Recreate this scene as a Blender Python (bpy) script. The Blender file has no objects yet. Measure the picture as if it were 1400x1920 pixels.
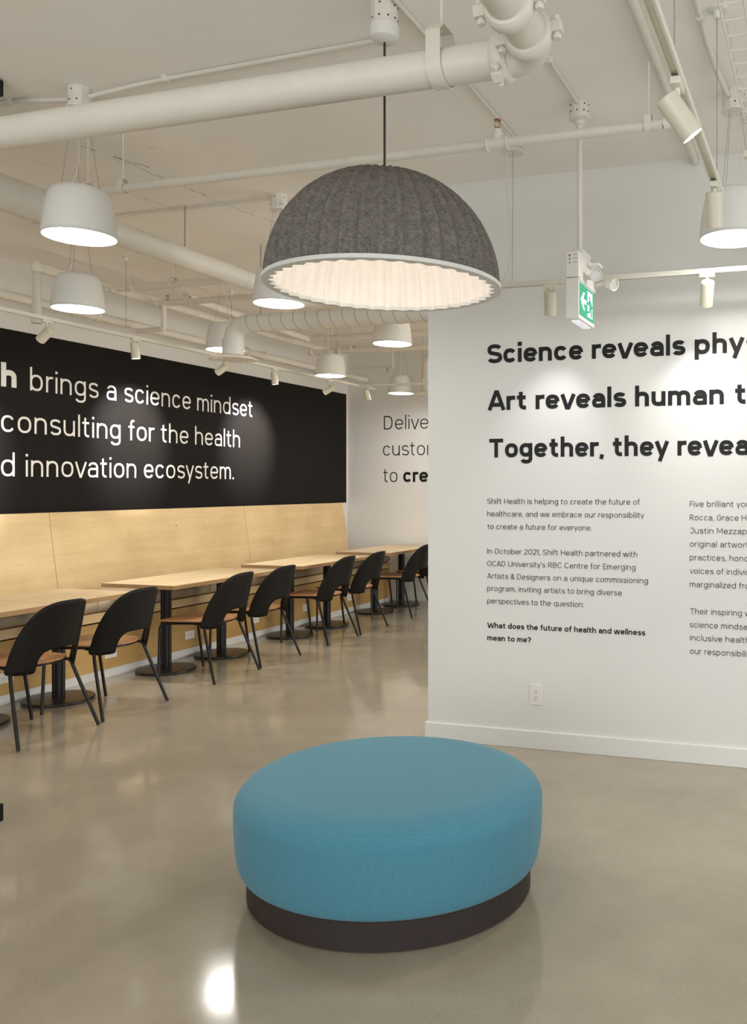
import bpy, math, random
from mathutils import Vector, Matrix
random.seed(7)
sc = bpy.context.scene
COL = sc.collection
PI = math.pi
R = math.radians

# ------------------------------------------------------------------ camera
cd = bpy.data.cameras.new('camera')
cam = bpy.data.objects.new('camera', cd)
COL.objects.link(cam)
cam.location = (0, 0, 1.5)
cam.rotation_euler = (R(90), 0, 0.2849)
cd.sensor_fit = 'AUTO'
cd.sensor_width = 36
cd.lens = 1615 / 1920 * 36
cd.shift_x = (700 - 1075) / 1920
cd.shift_y = (912 - 960) / 1920
cd.clip_start = 0.05
sc.camera = cam

# ------------------------------------------------------------------ world, added fill light from the open sides, exposure
W = bpy.data.worlds.new('world')
sc.world = W
W.use_nodes = True
W.node_tree.nodes['Background'].inputs[0].default_value = (0.93, 0.97, 1.0, 1)
W.node_tree.nodes['Background'].inputs[1].default_value = 0.75
sc.view_settings.view_transform = 'Standard'
sc.view_settings.look = 'None'
sc.view_settings.gamma = 1
sc.view_settings.exposure = 0.0
sc.view_settings.use_curve_mapping = False
PENDANT_EMIT = 60.0       # radiance of the pendant diffusers
SPOT_WALL = 300.0          # watts of the accent spots on the walls
SPOT_TABLE = 80.0
SPOT_R = 10.0
BULB_EMIT = 26.0
sc.cycles.diffuse_bounces = 6


def area(name, loc, target, sx, sy, watts, col):
    l = bpy.data.lights.new(name, 'AREA')
    l.shape = 'RECTANGLE'
    l.size, l.size_y, l.energy, l.color = sx, sy, watts, col
    o = bpy.data.objects.new(name, l)
    COL.objects.link(o)
    o.location = loc
    o.rotation_euler = (Vector(target) - Vector(loc)).to_track_quat('-Z', 'Y').to_euler()
    return o


# unseen area lights added as fill, behind and to the right of the camera
area('fill_light', (-1.5, -3.6, 1.5), (-2.2, 3.0, 2.9), 6.5, 2.6, 150, (0.92, 0.97, 1.0))
area('fill_light', (3.9, 1.0, 1.6), (-2.5, 2.5, 2.0), 5.0, 2.6, 70, (0.92, 0.97, 1.0))
area('fill_light', (4.0, 7.6, 1.6), (-4.5, 7.0, 2.7), 4.8, 2.6, 200, (1.0, 0.965, 0.91))

# ------------------------------------------------------------------ materials


def s2l(c):
    return tuple(((v / 255) / 12.92 if v / 255 <= .04045 else ((v / 255 + .055) / 1.055) ** 2.4) for v in c)


class NT:
    def __init__(s, name):
        s.m = bpy.data.materials.new(name)
        s.m.use_nodes = True
        s.t = s.m.node_tree
        s.b = s.t.nodes['Principled BSDF']

    def n(s, ty, **kw):
        n = s.t.nodes.new(ty)
        for k, v in kw.items():
            if k.startswith('i_'):
                n.inputs[k[2:].replace('_', ' ')].default_value = v
            else:
                setattr(n, k, v)
        return n

    def l(s, a, b):
        s.t.links.new(a, b)

    def set(s, **kw):
        for k, v in kw.items():
            s.b.inputs[k.replace('_', ' ')].default_value = v
        return s

    def coords(s, scale=(1, 1, 1), kind='Object'):
        tc = s.n('ShaderNodeTexCoord')
        mp = s.n('ShaderNodeMapping')
        mp.inputs['Scale'].default_value = scale
        s.l(tc.outputs[kind], mp.inputs[0])
        return mp.outputs[0]

    def noise(s, vec, scale, detail=4, rough=.55):
        n = s.n('ShaderNodeTexNoise')
        n.inputs['Scale'].default_value = scale
        n.inputs['Detail'].default_value = detail
        n.inputs['Roughness'].default_value = rough
        s.l(vec, n.inputs['Vector'])
        return n.outputs['Fac']

    def ramp(s, fac, stops):
        r = s.n('ShaderNodeValToRGB')
        e = r.color_ramp.elements
        while len(e) < len(stops):
            e.new(.5)
        for q, (p, c) in zip(e, stops):
            q.position = p
            q.color = (*c, 1) if len(c) == 3 else c
        s.l(fac, r.inputs[0])
        return r.outputs[0]

    def math(s, op, a, b=None, c=None):
        n = s.n('ShaderNodeMath', operation=op)
        for i, v in enumerate((a, b, c)):
            if v is None:
                continue
            if isinstance(v, (int, float)):
                n.inputs[i].default_value = v
            else:
                s.l(v, n.inputs[i])
        return n.outputs[0]

    def mix(s, fac, a, b, mode='MIX'):
        n = s.n('ShaderNodeMix', data_type='RGBA', blend_type=mode)
        for k, v in (('Factor', fac), ('A', a), ('B', b)):
            sock = [i for i in n.inputs if i.name == k and (i.type == 'RGBA' if k != 'Factor' else i.type == 'VALUE')][0]
            if isinstance(v, (int, float)):
                sock.default_value = v
            elif isinstance(v, tuple):
                sock.default_value = (*v, 1)
            else:
                s.l(v, sock)
        return [o for o in n.outputs if o.type == 'RGBA'][0]

    def bump(s, h, strength=.2, dist=.01):
        b = s.n('ShaderNodeBump')
        b.inputs['Strength'].default_value = strength
        b.inputs['Distance'].default_value = dist
        s.l(h, b.inputs['Height'])
        s.l(b.outputs[0], s.b.inputs['Normal'])


def paint(name, col, rough=.6, var=.04, scale=6, bump=0.0, spec=.5):
    t = NT(name).set(Roughness=rough)
    t.b.inputs['Specular IOR Level'].default_value = spec
    v = t.coords()
    f = t.noise(v, scale)
    lo = tuple(max(0, c * (1 - var)) for c in col)
    hi = tuple(min(1, c * (1 + var)) for c in col)
    t.l(t.ramp(f, [(.3, lo), (.7, hi)]), t.b.inputs['Base Color'])
    if bump:
        t.bump(t.noise(v, scale * 12, 6), bump, .004)
    return t.m


def emit(name, col, strength):
    t = NT(name).set(Roughness=.6)
    t.b.inputs['Base Color'].default_value = (.8, .8, .8, 1)
    t.b.inputs['Emission Color'].default_value = (*col, 1)
    t.b.inputs['Emission Strength'].default_value = strength
    return t.m


def wood(name, dark, light, axis, rough=.45, scale=1.0, knots=False):
    """axis: 'Y' or 'X' or 'Z', the direction of the grain"""
    t = NT(name).set(Roughness=rough)
    k = {'X': (.6, 9, 9), 'Y': (9, .6, 9), 'Z': (9, 9, .6)}[axis]
    v = t.coords(tuple(q * scale for q in k))
    g = t.noise(v, 2.2, 8, .6)
    v2 = t.coords((1.3, 1.3, 1.3))
    b = t.noise(v2, 1.6, 3)
    fine = t.noise(t.coords(tuple(q * scale * 8 for q in k)), 3.0, 3)
    mixf = t.math('ADD', t.math('MULTIPLY', g, .42), t.math('ADD', t.math('MULTIPLY', b, .48), t.math('MULTIPLY', fine, .15)))
    colr = t.ramp(mixf, [(.38, dark), (.68, light)])
    if knots:
        vo = t.n('ShaderNodeTexVoronoi')
        vo.inputs['Scale'].default_value = 3.2
        t.l(t.coords((1, 1, 1)), vo.inputs['Vector'])
        kn = t.ramp(vo.outputs['Distance'], [(.02, (.62, .5, .4)), (.055, (1, 1, 1))])
        colr = t.mix(1.0, colr, kn, 'MULTIPLY')
    t.l(colr, t.b.inputs['Base Color'])
    t.bump(g, .06, .002)
    return t.m


def mk_floor():
    t = NT('polished_concrete')
    v = t.coords()
    big = t.noise(v, .55, 4)
    mid = t.noise(v, 3.5, 6, .65)
    base = t.ramp(t.math('ADD', t.math('MULTIPLY', big, .6), t.math('MULTIPLY', mid, .4)),
                  [(.32, s2l((149, 138, 118))), (.7, s2l((173, 162, 142)))])
    # salt and pepper aggregate
    vo = t.n('ShaderNodeTexVoronoi')
    vo.inputs['Scale'].default_value = 240
    t.l(v, vo.inputs['Vector'])
    patch = t.ramp(t.noise(v, 1.6, 4), [(.36, (.12, .12, .12)), (.62, (1, 1, 1))])
    rnd = t.n('ShaderNodeSeparateColor')
    t.l(vo.outputs['Color'], rnd.inputs[0])
    near = t.math('LESS_THAN', vo.outputs['Distance'], .33)
    dark = t.math('MULTIPLY', t.math('GREATER_THAN', rnd.outputs[0], .66), near)
    pale = t.math('MULTIPLY', t.math('GREATER_THAN', rnd.outputs[1], .8), near)
    c = t.mix(t.math('MULTIPLY', t.math('MULTIPLY', dark, patch), .42), base, s2l((70, 66, 58)))
    c = t.mix(t.math('MULTIPLY', t.math('MULTIPLY', pale, patch), .3), c, s2l((200, 190, 170)))
    t.l(c, t.b.inputs['Base Color'])
    rr = t.ramp(t.noise(v, 2.3, 5), [(.35, (.08, .08, .08)), (.7, (.16, .16, .16))])
    t.l(rr, t.b.inputs['Roughness'])
    t.set(IOR=1.62)
    t.bump(t.noise(v, 3, 2), .006, .004)
    return t.m


def mk_ceiling():
    t = NT('painted_concrete')
    t.set(Roughness=.75)
    tc = t.n('ShaderNodeTexCoord')
    v = tc.outputs['Object']
    n1 = t.noise(v, 1.3, 6)
    base = t.ramp(n1, [(.3, s2l((238, 234, 227))), (.7, s2l((245, 242, 237)))])
    sep = t.n('ShaderNodeSeparateXYZ')
    t.l(v, sep.inputs[0])
    wob = t.math('MULTIPLY', t.math('SUBTRACT', t.noise(v, 2.2, 6, .7), .5), .28)

    def crack(x0, y0, x1, y1, wdt, strength, b):
        dx, dy = x1 - x0, y1 - y0
        L = math.hypot(dx, dy)
        ux, uy = dx / L, dy / L
        px = t.math('SUBTRACT', sep.outputs[0], x0)
        py = t.math('SUBTRACT', sep.outputs[1], y0)
        along = t.math('ADD', t.math('MULTIPLY', px, ux), t.math('MULTIPLY', py, uy))
        perp = t.math('ADD', t.math('ADD', t.math('MULTIPLY', px, -uy), t.math('MULTIPLY', py, ux)), wob)
        on = t.math('LESS_THAN', t.math('ABSOLUTE', perp), wdt)
        rng = t.math('MULTIPLY', t.math('GREATER_THAN', along, 0.0), t.math('LESS_THAN', along, L))
        gap = t.math('GREATER_THAN', t.noise(v, 9, 3), .42)
        f = t.math('MULTIPLY', t.math('MULTIPLY', t.math('MULTIPLY', on, rng), gap), strength)
        return t.mix(f, b, s2l((118, 106, 90)))
    c = crack(-3.75, 3.5, -3.62, 3.95, .006, .8, base)
    c = crack(-3.7, 3.7, -3.55, 5.6, .0035, .7, c)
    c = crack(-4.15, 3.7, -4.0, 4.7, .003, .4, c)
    c = crack(-3.5, 3.6, -3.35, 3.75, .003, .4, c)
    t.l(c, t.b.inputs['Base Color'])
    t.bump(t.noise(v, 7, 8, .65), .12, .012)
    return t.m


def mk_felt():
    t = NT('grey_felt').set(Roughness=.95)
    t.b.inputs['Specular IOR Level'].default_value = .1
    v = t.coords()
    f = t.math('ADD', t.math('MULTIPLY', t.noise(v, 130, 3, .7), .6), t.math('MULTIPLY', t.noise(v, 38, 4, .7), .4))
    t.l(t.ramp(f, [(.34, s2l((84, 79, 74))), (.66, s2l((134, 128, 121)))]), t.b.inputs['Base Color'])
    t.bump(t.noise(v, 170, 3), .35, .004)
    return t.m


def mk_fabric(name, c0, c1):
    t = NT(name).set(Roughness=.85)
    t.b.inputs['Specular IOR Level'].default_value = .25
    t.b.inputs['Sheen Weight'].default_value = .15
    v = t.coords()
    # twill: crossing diagonals, wrapped round the side and laid flat on the top
    sp = t.n('ShaderNodeSeparateXYZ')
    t.l(v, sp.inputs[0])
    X_, Y_, Z_ = sp.outputs
    th = t.math('MULTIPLY', t.math('ARCTAN2', Y_, X_), .55)
    K = 1000.0

    def cross(p, q):
        a_ = t.math('SINE', t.math('MULTIPLY', t.math('ADD', p, q), K))
        b_ = t.math('SINE', t.math('MULTIPLY', t.math('SUBTRACT', p, q), K * .5))
        return t.math('ADD', t.math('MULTIPLY', a_, .35), t.math('ADD', t.math('MULTIPLY', b_, .15), .5))
    ge = t.n('ShaderNodeNewGeometry')
    nz = t.n('ShaderNodeSeparateXYZ')
    t.l(ge.outputs['Normal'], nz.inputs[0])
    up = t.math('SMOOTH_MIN', t.math('MAXIMUM', t.math('MULTIPLY', t.math('SUBTRACT', nz.outputs[2], .55), 4), 0.0), 1.0, .1)
    h = t.math('ADD', t.math('MULTIPLY', cross(th, Z_), t.math('SUBTRACT', 1.0, up)), t.math('MULTIPLY', cross(X_, Y_), up))
    f = t.math('ADD', t.math('MULTIPLY', h, .36), t.math('MULTIPLY', t.noise(v, 110, 2), .28))
    t.l(t.ramp(f, [(.08, c0), (.62, c1)]), t.b.inputs['Base Color'])
    t.bump(h, .15, .001)
    return t.m


M = {}
M['floor'] = mk_floor()
M['ceiling'] = mk_ceiling()
M['wall'] = paint('white_wall_paint', s2l((222, 220, 215)), .5, .012, 2, .03, .3)
M['trim'] = paint('white_trim_paint', s2l((226, 225, 220)), .4, .01, 3)
M['black_wall'] = paint('black_wall_paint', s2l((30, 27, 25)), .4, .05, 2, .03, .07)
M['pipe'] = paint('cream_pipe_paint', s2l((222, 216, 204)), .42, .03, 9, .05)
M['conduit'] = paint('white_conduit_paint', s2l((219, 214, 203)), .5, .03, 12)
M['duct'] = paint('white_duct_paint', s2l((220, 215, 205)), .42, .03, 5, .04)
M['lamp'] = paint('matte_white_lamp_enamel', s2l((222, 220, 213)), .5, .01, 4)
M['track'] = paint('satin_white_metal', s2l((224, 220, 206)), .35, .01, 6)
M['spot'] = paint('pearl_metal', s2l((212, 205, 186)), .33, .02, 8)
M['slot'] = paint('dark_slot', s2l((70, 66, 60)), .6, .03, 8)
M['seam'] = paint('seam_shade_paint', s2l((168, 160, 146)), .5, .03, 12)  # darker than the duct paint: shade along the seam ridges put into the colour
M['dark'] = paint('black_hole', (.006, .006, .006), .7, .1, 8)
M['black_metal'] = paint('black_powder_coat', s2l((18, 15, 13)), .32, .08, 20, 0, .3)
M['base_metal'] = paint('brown_black_base_metal', s2l((40, 32, 24)), .3, .08, 12)
M['shell'] = paint('black_plastic_shell', s2l((21, 17, 14)), .5, .06, 14, .02, .22)
M['plinth'] = paint('dark_brown_plinth', s2l((52, 43, 41)), .55, .08, 10, .05, .35)
M['ply'] = wood('birch_plywood', s2l((198, 168, 120)), s2l((224, 197, 150)), 'Y', .42, .6, True)
M['ply_base'] = wood('golden_birch_plywood', s2l((172, 133, 74)), s2l((205, 168, 106)), 'Y', .42, .8)
M['oak'] = wood('pale_oak_top', s2l((200, 174, 134)), s2l((224, 201, 162)), 'Y', .38, 1.2)
M['edge'] = wood('oak_edge_band', s2l((158, 124, 82)), s2l((184, 150, 106)), 'Y', .5, 1.5)
M['walnut'] = wood('warm_seat_veneer', s2l((150, 102, 64)), s2l((198, 146, 98)), 'X', .38, 2.0)
M['cushion'] = paint('taupe_leather', s2l((172, 154, 128)), .45, .05, 14, .08)
M['felt'] = mk_felt()
M['felt_white'] = paint('white_felt', s2l((238, 233, 226)), .95, .03, 90, .2, .05)
M['rim'] = paint('white_rim', s2l((212, 210, 204)), .7, .02, 50)
M['teal'] = mk_fabric('teal_fabric', s2l((57, 112, 132)), s2l((91, 149, 165)))
M['cord'] = paint('dark_fabric_cord', s2l((60, 52, 46)), .8, .1, 80)
M['wire'] = paint('steel_wire', s2l((150, 144, 132)), .4, .05, 40)
M['brass'] = NT('brass').set(Metallic=1.0, Roughness=.3, Base_Color=(.45, .25, .12, 1)).m
M['chrome'] = NT('steel').set(Metallic=1.0, Roughness=.25, Base_Color=(.75, .74, .7, 1)).m
M['pendant_glow'] = emit('pendant_diffuser_glow', (1.0, .975, .94), PENDANT_EMIT)
M['spot_glow'] = emit('spot_lens_glow', (1.0, .97, .92), 14)
M['spot_off'] = paint('spot_lens', s2l((200, 196, 186)), .25, .02, 20)
M['bulb'] = emit('bulb_glow', (1.0, .91, .84), BULB_EMIT)
M['plate'] = paint('white_plastic_plate', s2l((228, 224, 216)), .35, .01, 30)
M['letter_white'] = paint('white_vinyl_letter', s2l((232, 228, 220)), .45, .01, 30)
M['letter_black'] = paint('black_vinyl_letter', s2l((20, 18, 17)), .5, .04, 30, 0, .3)
M['letter_ink'] = paint('dark_ink_letter', s2l((46, 43, 41)), .6, .04, 30)
M['sign_green'] = NT('sign_green').set(Roughness=.3, Base_Color=(*s2l((20, 150, 112)), 1), Emission_Color=(*s2l((20, 160, 120)), 1), Emission_Strength=.35).m
M['sign_white'] = NT('sign_white').set(Roughness=.3, Base_Color=(.85, .85, .9, 1), Emission_Color=(.9, .88, 1, 1), Emission_Strength=.4).m
M['red'] = paint('red_indicator', s2l((160, 40, 30)), .3, .02, 30)
M['green'] = paint('green_indicator', s2l((60, 120, 50)), .3, .02, 30)
g = NT('clear_glass')
g.set(Roughness=0.0, IOR=1.45, Base_Color=(.93, .97, .95, 1))
g.b.inputs['Transmission Weight'].default_value = 1
M['glass'] = g.m


# ------------------------------------------------------------------ mesh builder
class MB:
    def __init__(s):
        s.v, s.f = [], []

    def add(s, verts, faces, mat=None):
        o = len(s.v)
        for p in verts:
            p = Vector(p)
            s.v.append(mat @ p if mat else p)
        s.f += [tuple(i + o for i in q) for q in faces]
        return s

    def box(s, c, size, rot=None):
        hx, hy, hz = (q / 2 for q in size)
        vs = [(x, y, z) for x in (-hx, hx) for y in (-hy, hy) for z in (-hz, hz)]
        fs = [(0, 1, 3, 2), (4, 6, 7, 5), (0, 4, 5, 1), (2, 3, 7, 6), (0, 2, 6, 4), (1, 5, 7, 3)]
        m = Matrix.Translation(c) @ (rot.to_4x4() if rot is not None else Matrix())
        return s.add(vs, fs, m)

    def bbox(s, a, b):
        c = [(p + q) / 2 for p, q in zip(a, b)]
        return s.box(c, [abs(q - p) for p, q in zip(a, b)])

    def tube(s, path, r, n=12, caps=True, closed=False):
        P = [Vector(p) for p in path]
        rr = r if isinstance(r, (list, tuple)) else [r] * len(P)
        up = None
        rings = []
        for i, p in enumerate(P):
            if closed:
                t = (P[(i + 1) % len(P)] - P[i - 1]).normalized()
            else:
                t = (P[min(i + 1, len(P) - 1)] - P[max(i - 1, 0)]).normalized()
            if up is None:
                up = t.orthogonal().normalized()
            up = (up - t * up.dot(t))
            if up.length < 1e-6:
                up = t.orthogonal()
            up.normalize()
            w = t.cross(up)
            rings.append([p + (up * math.cos(2 * PI * k / n) + w * math.sin(2 * PI * k / n)) * rr[i] for k in range(n)])
        vs = [q for ring in rings for q in ring]
        fs = []
        m = len(P)
        for i in range(m if closed else m - 1):
            j = (i + 1) % m
            for k in range(n):
                fs.append((i * n + k, i * n + (k + 1) % n, j * n + (k + 1) % n, j * n + k))
        if caps and not closed:
            fs.append(tuple(range(n - 1, -1, -1)))
            fs.append(tuple((m - 1) * n + k for k in range(n)))
        return s.add(vs, fs)

    def lathe(s, prof, n=32, axis_m=None, caps=True):
        vs, fs = [], []
        for r, z in prof:
            for k in range(n):
                a = 2 * PI * k / n
                vs.append((r * math.cos(a), r * math.sin(a), z))
        m = len(prof)
        for i in range(m - 1):
            for k in range(n):
                fs.append((i * n + k, i * n + (k + 1) % n, (i + 1) * n + (k + 1) % n, (i + 1) * n + k))
        if caps:
            if prof[0][0] > 1e-6:
                fs.append(tuple(range(n - 1, -1, -1)))
            if prof[-1][0] > 1e-6:
                fs.append(tuple((m - 1) * n + k for k in range(n)))
        return s.add(vs, fs, axis_m)

    def prism(s, poly, m, depth):
        """poly in local xy, extruded along local z by depth, placed by matrix m"""
        n = len(poly)
        vs = [(x, y, 0) for x, y in poly] + [(x, y, depth) for x, y in poly]
        fs = [tuple(range(n - 1, -1, -1)), tuple(range(n, 2 * n))]
        fs += [(i, (i + 1) % n, n + (i + 1) % n, n + i) for i in range(n)]
        return s.add(vs, fs, m)

    def build(s, name, mat, parent=None, loc=None, smooth=35, bevel=0, solid=0, subsurf=0):
        me = bpy.data.meshes.new(name)
        off = Vector(loc) if loc is not None else Vector((0, 0, 0))
        me.from_pydata([v - off for v in s.v], [], s.f)
        me.validate()
        import bmesh
        bm = bmesh.new()
        bm.from_mesh(me)
        bmesh.ops.remove_doubles(bm, verts=bm.verts, dist=1e-6)
        bmesh.ops.recalc_face_normals(bm, faces=bm.faces)
        bm.to_mesh(me)
        bm.free()
        if smooth:
            me.shade_smooth()
            me.set_sharp_from_angle(angle=R(smooth))
        me.materials.append(mat)
        o = bpy.data.objects.new(name, me)
        COL.objects.link(o)
        o.location = off
        if parent:
            o.parent = parent
        if solid:
            q = o.modifiers.new('solid', 'SOLIDIFY')
            q.thickness = solid
            q.offset = 0
        if bevel:
            q = o.modifiers.new('bevel', 'BEVEL')
            q.width = bevel
            q.segments = 3
            q.limit_method = 'ANGLE'
            q.harden_normals = False
        if subsurf:
            q = o.modifiers.new('sub', 'SUBSURF')
            q.levels = q.render_levels = subsurf
        return o


def frame(origin, xa, ya):
    """matrix whose local x, y run along xa, ya in the world"""
    xa, ya = Vector(xa).normalized(), Vector(ya).normalized()
    za = xa.cross(ya)
    return Matrix.Translation(origin) @ Matrix((xa, ya, za)).transposed().to_4x4()


def zto(origin, direction):
    """matrix at origin whose local z runs along direction"""
    return Matrix.Translation(origin) @ Vector(direction).to_track_quat('Z', 'Y').to_matrix().to_4x4()


def arc_pts(c, a, b, r, n=10):
    """quarter bend about centre c from direction a to direction b"""
    c, a, b = Vector(c), Vector(a).normalized(), Vector(b).normalized()
    return [c + (a * math.cos(t) + b * math.sin(t)) * r for t in [PI / 2 * i / n for i in range(n + 1)]]


def tag(o, label, cat, group=None, kind=None):
    o['label'] = label
    o['category'] = cat
    if group:
        o['group'] = group
    if kind:
        o['kind'] = kind
    return o


def thing(name, loc, label, cat, group=None, rz=0):
    o = bpy.data.objects.new(name, None)
    COL.objects.link(o)
    o.empty_display_size = .1
    o.location = loc
    o.rotation_euler = (0, 0, rz)
    return tag(o, label, cat, group)


def dup(root, loc, label, rz=None):
    """a copy of a thing with copies of its parts and sub-parts"""
    r = root.copy()
    COL.objects.link(r)
    r.location = loc
    if rz is not None:
        r.rotation_euler = (0, 0, rz)
    r['label'] = label
    for ch in list(root.children):
        c = ch.copy()
        COL.objects.link(c)
        c.parent = r
        for g_ in list(ch.children):
            d = g_.copy()
            COL.objects.link(d)
            d.parent = c
    return r


def struct(name, mb, mat, smooth=0, loc=None, bevel=0, label=None, cat=None):
    o = mb.build(name, mat, None, loc, smooth, bevel)
    o['kind'] = 'structure'
    if label:
        o['label'] = label
        o['category'] = cat
    return o


# ------------------------------------------------------------------ the setting
CEIL = 3.28
XL, YF, YP = -6.17, 10.26, 4.67        # left wall, far wall, partition face
XE = -2.268                            # free end of the partition
struct('floor', MB().bbox((XL - .1, -4.2, -.1), (4.2, YF + .1, 0)), M['floor'], label='polished tan concrete floor', cat='floor')
struct('ceiling', MB().bbox((XL - .1, -4.2, CEIL), (4.2, YF + .1, CEIL + .1)), M['ceiling'], label='painted off-white concrete ceiling with fine cracks', cat='ceiling')
struct('wall_left', MB().bbox((XL - .1, -4.2, 0), (XL, YF + .1, CEIL)), M['wall'], label='white left wall behind the black graphic panel', cat='wall')
struct('wall_back', MB().bbox((XL, YF, 0), (4.2, YF + .1, CEIL)), M['wall'], label='white far end wall with thin black lettering', cat='wall')
struct('wall_right', MB().bbox((XE, YP, 0), (4.2, YP + .13, CEIL)), M['wall'], label='white partition wall with large black lettering', cat='wall')
b = MB()
b.bbox((XE - .015, YP - .015, 0), (4.2, YP, .102)).bbox((XE - .015, YP, 0), (XE, YP + .145, .102))
struct('baseboard_right', b, M['trim'], bevel=.003, label='white baseboard under the white partition wall', cat='baseboard')
struct('baseboard_back', MB().bbox((XL, YF - .015, 0), (4.2, YF, .11)), M['trim'], bevel=.003, label='white baseboard under the far end wall', cat='baseboard')

# ------------------------------------------------------------------ oval ottoman
OX, OY, OA = -1.585, 2.946, -.29
ot = thing('ottoman', (OX, OY, 0), 'oval teal fabric ottoman on a dark brown plinth', 'ottoman')
ot.rotation_euler = (0, 0, OA)


def oval(prof, a, b_, n=96):
    vs, fs = [], []
    for off, z in prof:
        for k in range(n):
            t = 2 * PI * k / n
            vs.append(((a + off) * math.cos(t), (b_ + off) * math.sin(t), z))
    m = len(prof)
    for i in range(m - 1):
        for k in range(n):
            fs.append((i * n + k, i * n + (k + 1) % n, (i + 1) * n + (k + 1) % n, (i + 1) * n + k))
    fs.append(tuple(range(n - 1, -1, -1)))
    fs.append(tuple((m - 1) * n + k for k in range(n)))
    return MB().add(vs, fs)


EA, EB = .544, .498
oval([(-.012, 0), (0, .006), (0, .104), (-.006, .112)], EA, EB).build('plinth', M['plinth'], ot)
pr = [(-.04, .113)]
zb, zt, bulge, ti, bi, kb, kt = .113, .42, .045, .13, .028, .58, .29
hh = zt - zb
for i in range(13):
    a = i / 12 * PI / 2
    pr.append((bulge - bi * (1 - math.sin(a)) - (.012 if i == 0 else 0), zb + hh * kb * (1 - math.cos(a))))
for i in range(17):
    a = i / 16 * PI / 2
    pr.append((bulge - ti * (1 - math.cos(a)), zt - hh * kt * (1 - math.sin(a))))
pr += [(-.2, zt + .004), (-.35, zt + .006), (-.45, zt + .007)]
oval(pr, EA, EB).build('cushion', M['teal'], ot, smooth=60)

# ------------------------------------------------------------------ big felt pendant
BX, BY, BZ = -1.56, 2.85, 2.238
bell = thing('felt_pendant_lamp', (BX, BY, BZ), 'large ribbed grey felt dome pendant hanging over the teal ottoman', 'pendant lamp')
RB, HB = .415, .415
NR = 40


def dome(off, inner):
    vs, fs = [], []
    n, m = NR * 10, 30
    for i in range(m + 1):
        t = i / m * PI / 2 * .985
        r0 = RB * math.cos(t) ** .94
        z = HB * math.sin(t) ** 1.0
        for k in range(n):
            a = 2 * PI * k / n
            w = math.cos(a * NR)
            w = 2 * ((1 + w) / 2) ** 2.0 - 1
            amp = .0088 * min(1, r0 / .2) * (1.0 if not inner else 1.1)
            rr = r0 * off + amp * w - (.008 if inner else 0)
            rr = max(rr, .004)
            vs.append((rr * math.cos(a), rr * math.sin(a), z * off))
    for i in range(m):
        for k in range(n):
            fs.append((i * n + k, i * n + (k + 1) % n, (i + 1) * n + (k + 1) % n, (i + 1) * n + k))
    fs.append(tuple(m * n + k for k in range(n)))
    return MB().add(vs, fs)


dome(1.0, False).build('shade', M['felt'], bell, smooth=80)
dome(.985, True).build('shade_lining', M['felt_white'], bell, smooth=80)
# flat white ring closing the lower edge
vs, fs = [], []
n = NR * 10
for k in range(n):
    a = 2 * PI * k / n
    w = math.cos(a * NR)
    ri = RB * .985 - .013 + .0085 * w
    for r_, z in ((RB + .013, 0.006), (RB + .013, -.008), (ri, -.008), (ri, .006)):
        vs.append((r_ * math.cos(a), r_ * math.sin(a), z))
for k in range(n):
    j = (k + 1) % n
    for q in range(4):
        p = (q + 1) % 4
        fs.append((k * 4 + q, j * 4 + q, j * 4 + p, k * 4 + p))
MB().add(vs, fs).build('rim', M['rim'], bell, smooth=30)
MB().tube([(0, 0, HB - .01), (0, 0, CEIL - BZ - .13)], .0045, 8).build('cord', M['cord'], bell)
MB().lathe([(0.0, .215), (.02, .215), (.046, .235), (.05, .26), (.04, .3), (.02, .32), (0.0, .32)], 24).build('bulb', M['bulb'], bell)
MB().lathe([(.024, .32), (.024, .4), (.01, .41)], 16).build('lamp_holder', M['black_metal'], bell)
z0 = CEIL - BZ
cn = MB().lathe([(.0, z0 - .145), (.035, z0 - .143), (.05, z0 - .132), (.053, z0 - .12), (.053, z0 - .085), (.05, z0 - .082)], 28).build('canopy', M['lamp'], bell)


def octabox(mb, c, r, h):
    """perforated octagonal ceiling box hanging below point c"""
    x, y, z = c
    mb.lathe([(r, z - h), (r, z - h * .52), (r * 1.03, z - h * .5), (r * 1.03, z - h * .47), (r, z - h * .45), (r, z)], 10, Matrix.Translation((x, y, 0)))


def ceiling_box(parent, c, r, h, seed):
    """perforated box as one mesh: painted body, dark knock-outs"""
    a, b_ = MB(), MB()
    octabox(a, c, r, h)
    octaholes(b_, c, r, h, seed)
    n = len(a.f)
    a.add(b_.v, b_.f)
    o = a.build('ceiling_box', M['conduit'], parent)
    o.data.materials.append(M['dark'])
    for i, p in enumerate(o.data.polygons):
        if i >= n:
            p.material_index = 1
    return o


def octaholes(mb, c, r, h, seed=0):
    rnd = random.Random(seed)
    x, y, z = c
    for k in range(10):
        a = 2 * PI * (k + .5) / 10
        for zz in (.22, .72):
            if rnd.random() < .75:
                t = a + rnd.uniform(-.2, .2)
                d = Vector((math.cos(a), math.sin(a), 0))
                s_ = Vector((-math.sin(a), math.cos(a), 0))
                p = Vector((x, y, z - h * zz)) + d * (r * math.cos(PI / 10) - .0015) + s_ * r * (t - a) * .8
                mb.lathe([(.0035, 0), (.0035, .003)], 8, zto(p, d))


ceiling_box(bell, (0, 0, z0), .049, .09, 3)

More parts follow.
